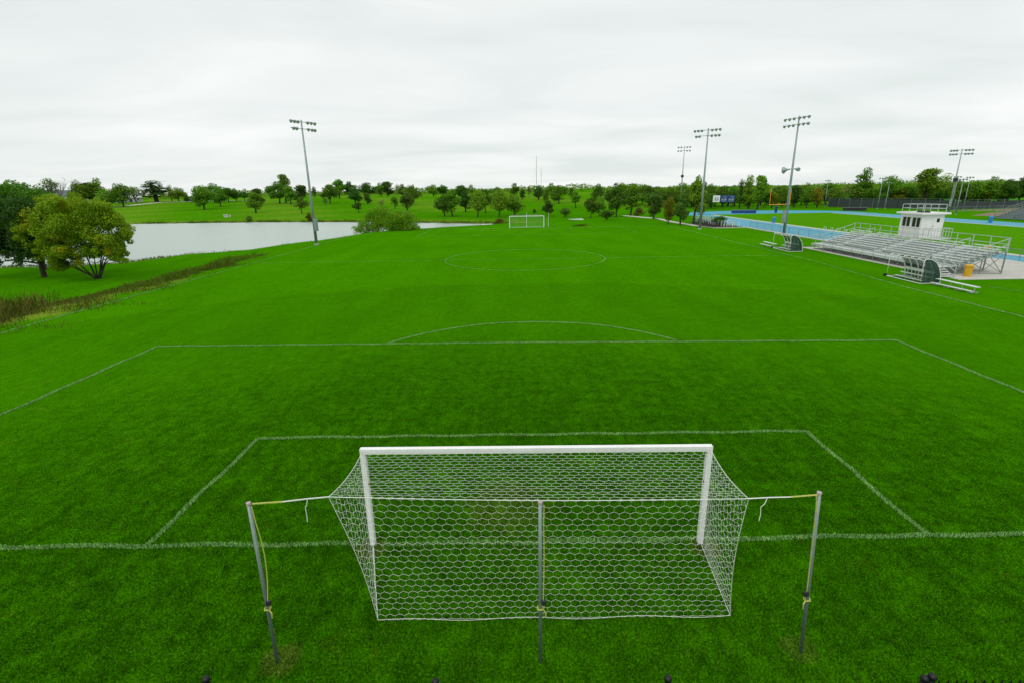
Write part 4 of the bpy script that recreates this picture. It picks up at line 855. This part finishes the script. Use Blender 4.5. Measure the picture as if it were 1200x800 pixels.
# ================================================================ FOOTBALL GROUND THINGS
t = thing('waste_bin', 'yellow waste bin on the concrete beside the bleacher stairs', 'bin', (38.3, 34.2, .035)); MB().lathe([(.27, 0), (.30, .8), (.33, .82), (.33, .88), (.29, .9)], n=14).build('body', 'bin_yellow', t); MB().lathe([(.31, .9), (.31, .96), (.12, 1.02)], n=14).build('lid', 'bin_yellow', t)
t = thing('yellow_barrier', 'yellow steel barrier behind the far end of the bleachers', 'barrier', (50.5, 46.5, .02), .5)
for s in (-.8, .8): MB().bar((s, 0, 0), (s, 0, 1.0), .09).build('leg', 'bin_yellow', t)
MB().bar((-.8, 0, 1.0), (.8, 0, 1.0), .09).bar((-.8, 0, .5), (.8, 0, .5), .08).build('rail', 'bin_yellow', t)
gp_ = thing('football_goalpost', 'orange-yellow forked football goalpost at the end of the turf', 'goalpost', (74.9, 143.2, .02))
MB().path([(0, 1.6, 0), (0, 1.6, 1.6), (0, 1.2, 2.2), (0, 0, 2.35)], .15, 8).build('gooseneck', 'goal_yellow', gp_)
MB().path([(-2.85, 0, 2.35), (2.85, 0, 2.35)], .12, 8).build('crossbar', 'goal_yellow', gp_)
for s in (-1, 1): MB().path([(s * 2.85, 0, 2.2), (s * 2.85, 0, 7.0)], .09, 8).build('upright', 'goal_yellow', gp_)
MB().lathe([(.36, 0), (.36, 1.9), (.2, 1.95)], (0, 1.6, 0), 12).build('pad', 'blue_vinyl', gp_)
sb = thing('scoreboard', 'scoreboard of one white and two blue panels before the trees', 'scoreboard', (70, 172.5, 0), rad(-18)); 
for i, (mt, x) in enumerate((('board_white', -2.35), ('board_blue', .05), ('board_blue', 2.35))):
    p = MB().box((x, 0, 3.6), (2.2, .25, 2.2)).build('panel', mt, sb); b = MB()
    if i == 0: b.box((0, -.14, 3.9), (1.3, .03, .25)).box((-.3, -.14, 3.45), (.5, .03, .45)).box((.45, -.14, 3.45), (.5, .03, .45)).box((0, -.14, 3.0), (1.2, .03, .2)); b.v = [(v[0] + x, v[1], v[2]) for v in b.v]; b.build('print', 'board_print', p)
    else: b.box((-.4, -.14, 3.3), (.7, .03, .5)).box((.5, -.14, 3.35), (.6, .03, .7)).box((.3, -.14, 4.2), (1.1, .03, .2)).box((0, -.14, 2.75), (1.6, .03, .14)); b.v = [(v[0] + x, v[1], v[2]) for v in b.v]; b.build('print', 'board_print', p)
for x in (-2.3, 0, 2.3): MB().bar((x, .22, 0), (x, .22, 4.6), .16).build('post', 'dark_metal', sb)
# hurdles
hu = thing('hurdle', 'white-topped track hurdle standing in the row by the mulch bed', 'hurdle', (0, 0, 0), 0, 'hurdles in the row by the mulch bed')
MB().box((0, -.02, .97), (1.15, .03, .09)).build('top_bar', 'board_white', hu)
for s in (-1, 1): MB().bar((s * .5, 0, .03), (s * .5, 0, .96), .06).build('upright', 'lane_white', hu); MB().bar((s * .5, 0, .03), (s * .5, .65, .03), .06).build('foot', 'dark_metal', hu)
for i in range(51):
    o = hu if i == 0 else copy_tree(hu)
    o.scale = (1, 1, 1.15); o.location = (42.9 - (i % 3) * 1.3 + random.uniform(-.1, .1), 92.8 + (i // 3) * 1.25 + random.uniform(-.2, .2), .014); o.rotation_euler = (0, 0, rad(66) + random.uniform(-.2, .2))
hv = thing('hurdle', 'dark track hurdle in the cluster beside the footpath trees', 'hurdle', (0, 0, 0), 0, 'hurdles clustered beside the footpath trees')
MB().box((0, -.02, .97), (1.15, .03, .09)).build('top_bar', 'blue_vinyl', hv)
for s in (-1, 1): MB().bar((s * .5, 0, .03), (s * .5, 0, .96), .06).build('upright', 'dark_metal', hv); MB().bar((s * .5, 0, .03), (s * .5, .65, .03), .06).build('foot', 'dark_metal', hv)
for i in range(20):
    o = hv if i == 0 else copy_tree(hv); o.location = (37.7 + (i % 2) * 1.25 + (i // 2) * .12, 93.6 + (i // 2) * 1.6, .014); o.rotation_euler = (0, 0, rad(66) + random.uniform(-.25, .25))
hw_ = copy_tree(hu); tag(hw_, 'low white hurdle set along the inside kerb of the track', 'hurdle', 'hurdles along the inside kerb of the track')
for i in range(10):
    o = hw_ if i == 0 else copy_tree(hw_); o.location = (54.5 + random.uniform(-.1, .1), 66 + i * 2.0, .012); o.rotation_euler = (0, 0, rad(90) + random.uniform(-.1, .1)); o.scale = (.7, .7, .5)
plant(40.9, 97.5, 2.0, 2.9, 'h', 'among the hurdles in the mulch bed', '')
def blue_bin(label, x, y): 
    t = thing('waste_bin', label, 'bin', (x, y, .06)); MB().lathe([(.30, 0), (.36, 1.0), (.38, 1.02), (.36, 1.1)], n=12).build('body', 'sky_blue_plastic', t); MB().lathe([(.36, 1.1), (.3, 1.2), (.1, 1.24)], n=12).build('lid', 'sky_blue_plastic', t)
blue_bin('bright blue bin on the inside kerb of the near straight', 54.2, 102.5); blue_bin('blue bin on the far straight in front of the grey grandstand', 92, 93.5)
def mats(label, x, y, L_, D_, rz, h=.75, mt='blue_vinyl'):
    t = thing('landing_mat', label, 'mat', (x, y, .012), rz)
    for i in range(3): MB().box(((i - 1) * L_ / 3, 0, h / 2), (L_ / 3 - .05, D_, h)).build('cushion', mt, t)
    MB().box((0, 0, h + .05), (L_ * 1.02, D_ * 1.02, .08)).build('cover', mt, t)
mats('dark blue high jump mat on the paved track end', 66, 146, 6.6, 3.5, rad(-20)); mats('dark covered landing mats beyond the far bend of the track', 101, 150, 6, 3.5, rad(-35), .8, 'dark_metal')
# chain-link fence along the near straight
def link_fence(name, label, pts, H, step, mesh_mat=None, post='galv', panel=False):
    t = thing(name, label, 'fence', (pts[0][0], pts[0][1], 0)); O = Vector((pts[0][0], pts[0][1], 0)); wires = MB()
    for a_, b_ in zip(pts[:-1], pts[1:]):
        a_, b_ = Vector((*a_, 0)) - O, Vector((*b_, 0)) - O; n_ = max(1, round((b_ - a_).length / step)); d = (b_ - a_) / n_
        for i in range(n_):
            p = a_ + d * i; MB().path([p, p + Vector((0, 0, H + .04))], .035 if H < 2 else .06, 5).build('post', post, t)
            if panel:
                q = p + d; nrm = Vector((-d.y, d.x, 0)).normalized() * .03; z0_, z1_ = .12, H - .35
                v = [p + nrm * s + Vector((0, 0, z)) for s in (1.2, 2.2) for z in (z0_, z1_)] + [q + nrm * s + Vector((0, 0, z)) for s in (1.2, 2.2) for z in (z0_, z1_)]
                MB().add(v, [(0, 1, 5, 4), (2, 6, 7, 3), (1, 3, 7, 5), (0, 4, 6, 2), (0, 2, 3, 1), (4, 5, 7, 6)]).build('windscreen', mesh_mat, t)
            wn_ = int(d.length / .22)
            if not panel:
                for j in range(wn_):
                    for s in (0, 1):
                        x0, x1 = p + d * (j / wn_), p + d * (j + 1) / wn_; wires.bar(x0 + Vector((0, 0, .05 if s else H - .05)), x1 + Vector((0, 0, H - .05 if s else .05)), .006)
        MB().path([b_, b_ + Vector((0, 0, H + .04))], .035 if H < 2 else .06, 5).build('post', post, t)
        MB().path([a_ + Vector((0, 0, H)), b_ + Vector((0, 0, H))], .03, 5).build('top_rail', post, t)
    if wires.v: wires.build('wire_mesh', post, t)
link_fence('chain_link_fence', 'low chain-link fence along the outside of the near straight', [(44.2, 58.5), (44.2, 91)], 1.1, 3.0)
link_fence('chain_link_fence', 'low chain-link fence at the concrete behind the bleachers', [(50.6, 40), (50.6, 45.5)], 1.15, 2.2)
link_fence('windscreen_fence', 'long fence of dark windscreen panels running beyond the far bend', [(108.5, 177), (118.5, 157), (124, 142)], 3.1, 4.0, 'screen_mesh', 'galv', True)
link_fence('windscreen_fence', 'fence of dark windscreen panels behind the dirt and the floodlight', [(126, 146), (172, 150)], 2.6, 4.2, 'screen_mesh', 'galv', True)
link_fence('chain_link_fence', 'pale chain-link fence in front of the dirt by the grandstand', [(113, 131), (128, 134), (148, 141)], 1.4, 3.2)
# grandstand across the football turf
gs = thing('grandstand', 'grey grandstand with stepped rows across the football turf', 'grandstand', (101.8, 84, 0)); LG = 20
for r_ in range(12):
    MB().box((r_ * .72 + .3, LG / 2, .75 + r_ * .26), (.34, LG, .06)).build('seat_row', 'stand_grey', gs); MB().box((r_ * .72 + .5, LG / 2, .42 + r_ * .26), (.62, LG, .05)).build('tread', 'stand_grey', gs)
    MB().box((r_ * .72 + .18, LG / 2, .3 + r_ * .26), (.04, LG, .26)).build('riser', 'stand_grey', gs)
for y in np.arange(0, LG + .1, 4):
    b = MB(); b.bar((.2, y, .3), (8.8, y, 3.4), .1)
    for x in (.3, 3, 6, 8.7): b.bar((x, y, 0), (x, y, .3 + x * .36), .1)
    b.build('support_frame', 'dark_metal', gs)
for y in (0, LG):
    b = MB(); b.bar((.2, y, 1.5), (8.8, y, 4.6), .07).bar((.2, y, 1.0), (8.8, y, 4.1), .05)
    for x in np.linspace(.2, 8.8, 6): b.bar((x, y, .3 + x * .36), (x, y, 1.45 + x * .36), .07)
    b.build('end_rail', 'galv', gs)
# ================================================================ SMALL THINGS AROUND THE POND, HOUSES
def house(label, x, y, L_, D_, H, rf, mats_, rz):
    t = thing('house', label, 'house', (x, y, hz(x, y) - .2), rz); z1 = H * .6
    MB().box((0, 0, z1 / 2), (L_, D_, z1)).build('wall', mats_[0], t)
    b = MB(); e = .5; b.add([(-L_ / 2 - e, -D_ / 2 - e, z1 - .1), (L_ / 2 + e, -D_ / 2 - e, z1 - .1), (L_ / 2 + e, D_ / 2 + e, z1 - .1), (-L_ / 2 - e, D_ / 2 + e, z1 - .1), (-L_ / 2 + rf, 0, H), (L_ / 2 - rf, 0, H)], [(0, 1, 5, 4), (2, 3, 4, 5), (1, 2, 5), (3, 0, 4), (3, 2, 1, 0)])
    r_ = b.build('roof', mats_[1], t); MB().box((L_ * .2, .4, H), (.8, .8, 1.4)).build('chimney', 'stone', r_)
    for q in np.linspace(-L_ * .36, L_ * .36, 4):
        wi = MB().box((q, -D_ / 2 - .03, z1 * .58), (1.5, .08, 1.4)).build('window', 'white_paint', t); MB().box((q, -D_ / 2 - .08, z1 * .58), (1.2, .04, 1.1)).build('pane', 'window_glass', wi)
    d = MB().box((L_ * .11, -D_ / 2 - .04, 1.05), (1.1, .08, 2.1)).build('door', 'dark_metal', t)
house('long low house with slate grey roof behind the trees on the slope', -290, 322, 26, 11, 8.6, 2.5, ('wall_pale', 'roof_slate'), .7)
house('pale blue-white house beside the dark conifer', -246, 318, 15, 9, 5.2, .2, ('wall_pale', 'wall_pale'), .65)
house('small house with whitish roof between slope trees', -209, 326, 11, 8, 5.2, .2, ('dark_metal', 'board_white'), .6)
house('house with dark roof at the far side of the tall leafy tree', -330, 300, 22, 11, 9, 2.5, ('wall_pale', 'roof_slate'), .8)
x, y = -110.6, 185.2; t = thing('sign_block', 'small white block on the far bank of the pond', 'block', (x, y, hz(x, y) - .05), .4); MB().box((0, 0, .5), (1.5, .6, 1.0)).build('body', 'stone', t); MB().box((0, 0, 1.03), (1.7, .8, .1)).build('cap', 'board_white', t); MB().box((1.3, .2, .45), (.6, .5, .9)).build('side_block', 'stone', t)
t = thing('drain_outlet', 'white concrete outlet at the tip of the pond', 'outlet', (-8.2, 117.5, -1.3), .3); MB().box((0, 0, .55), (2.4, .8, 1.3)).build('headwall', 'board_white', t)
for s in (-1, 1): MB().box((s * 1.3, -.7, .35), (.3, 1.6, .9), s * .5).build('wing_wall', 'board_white', t)
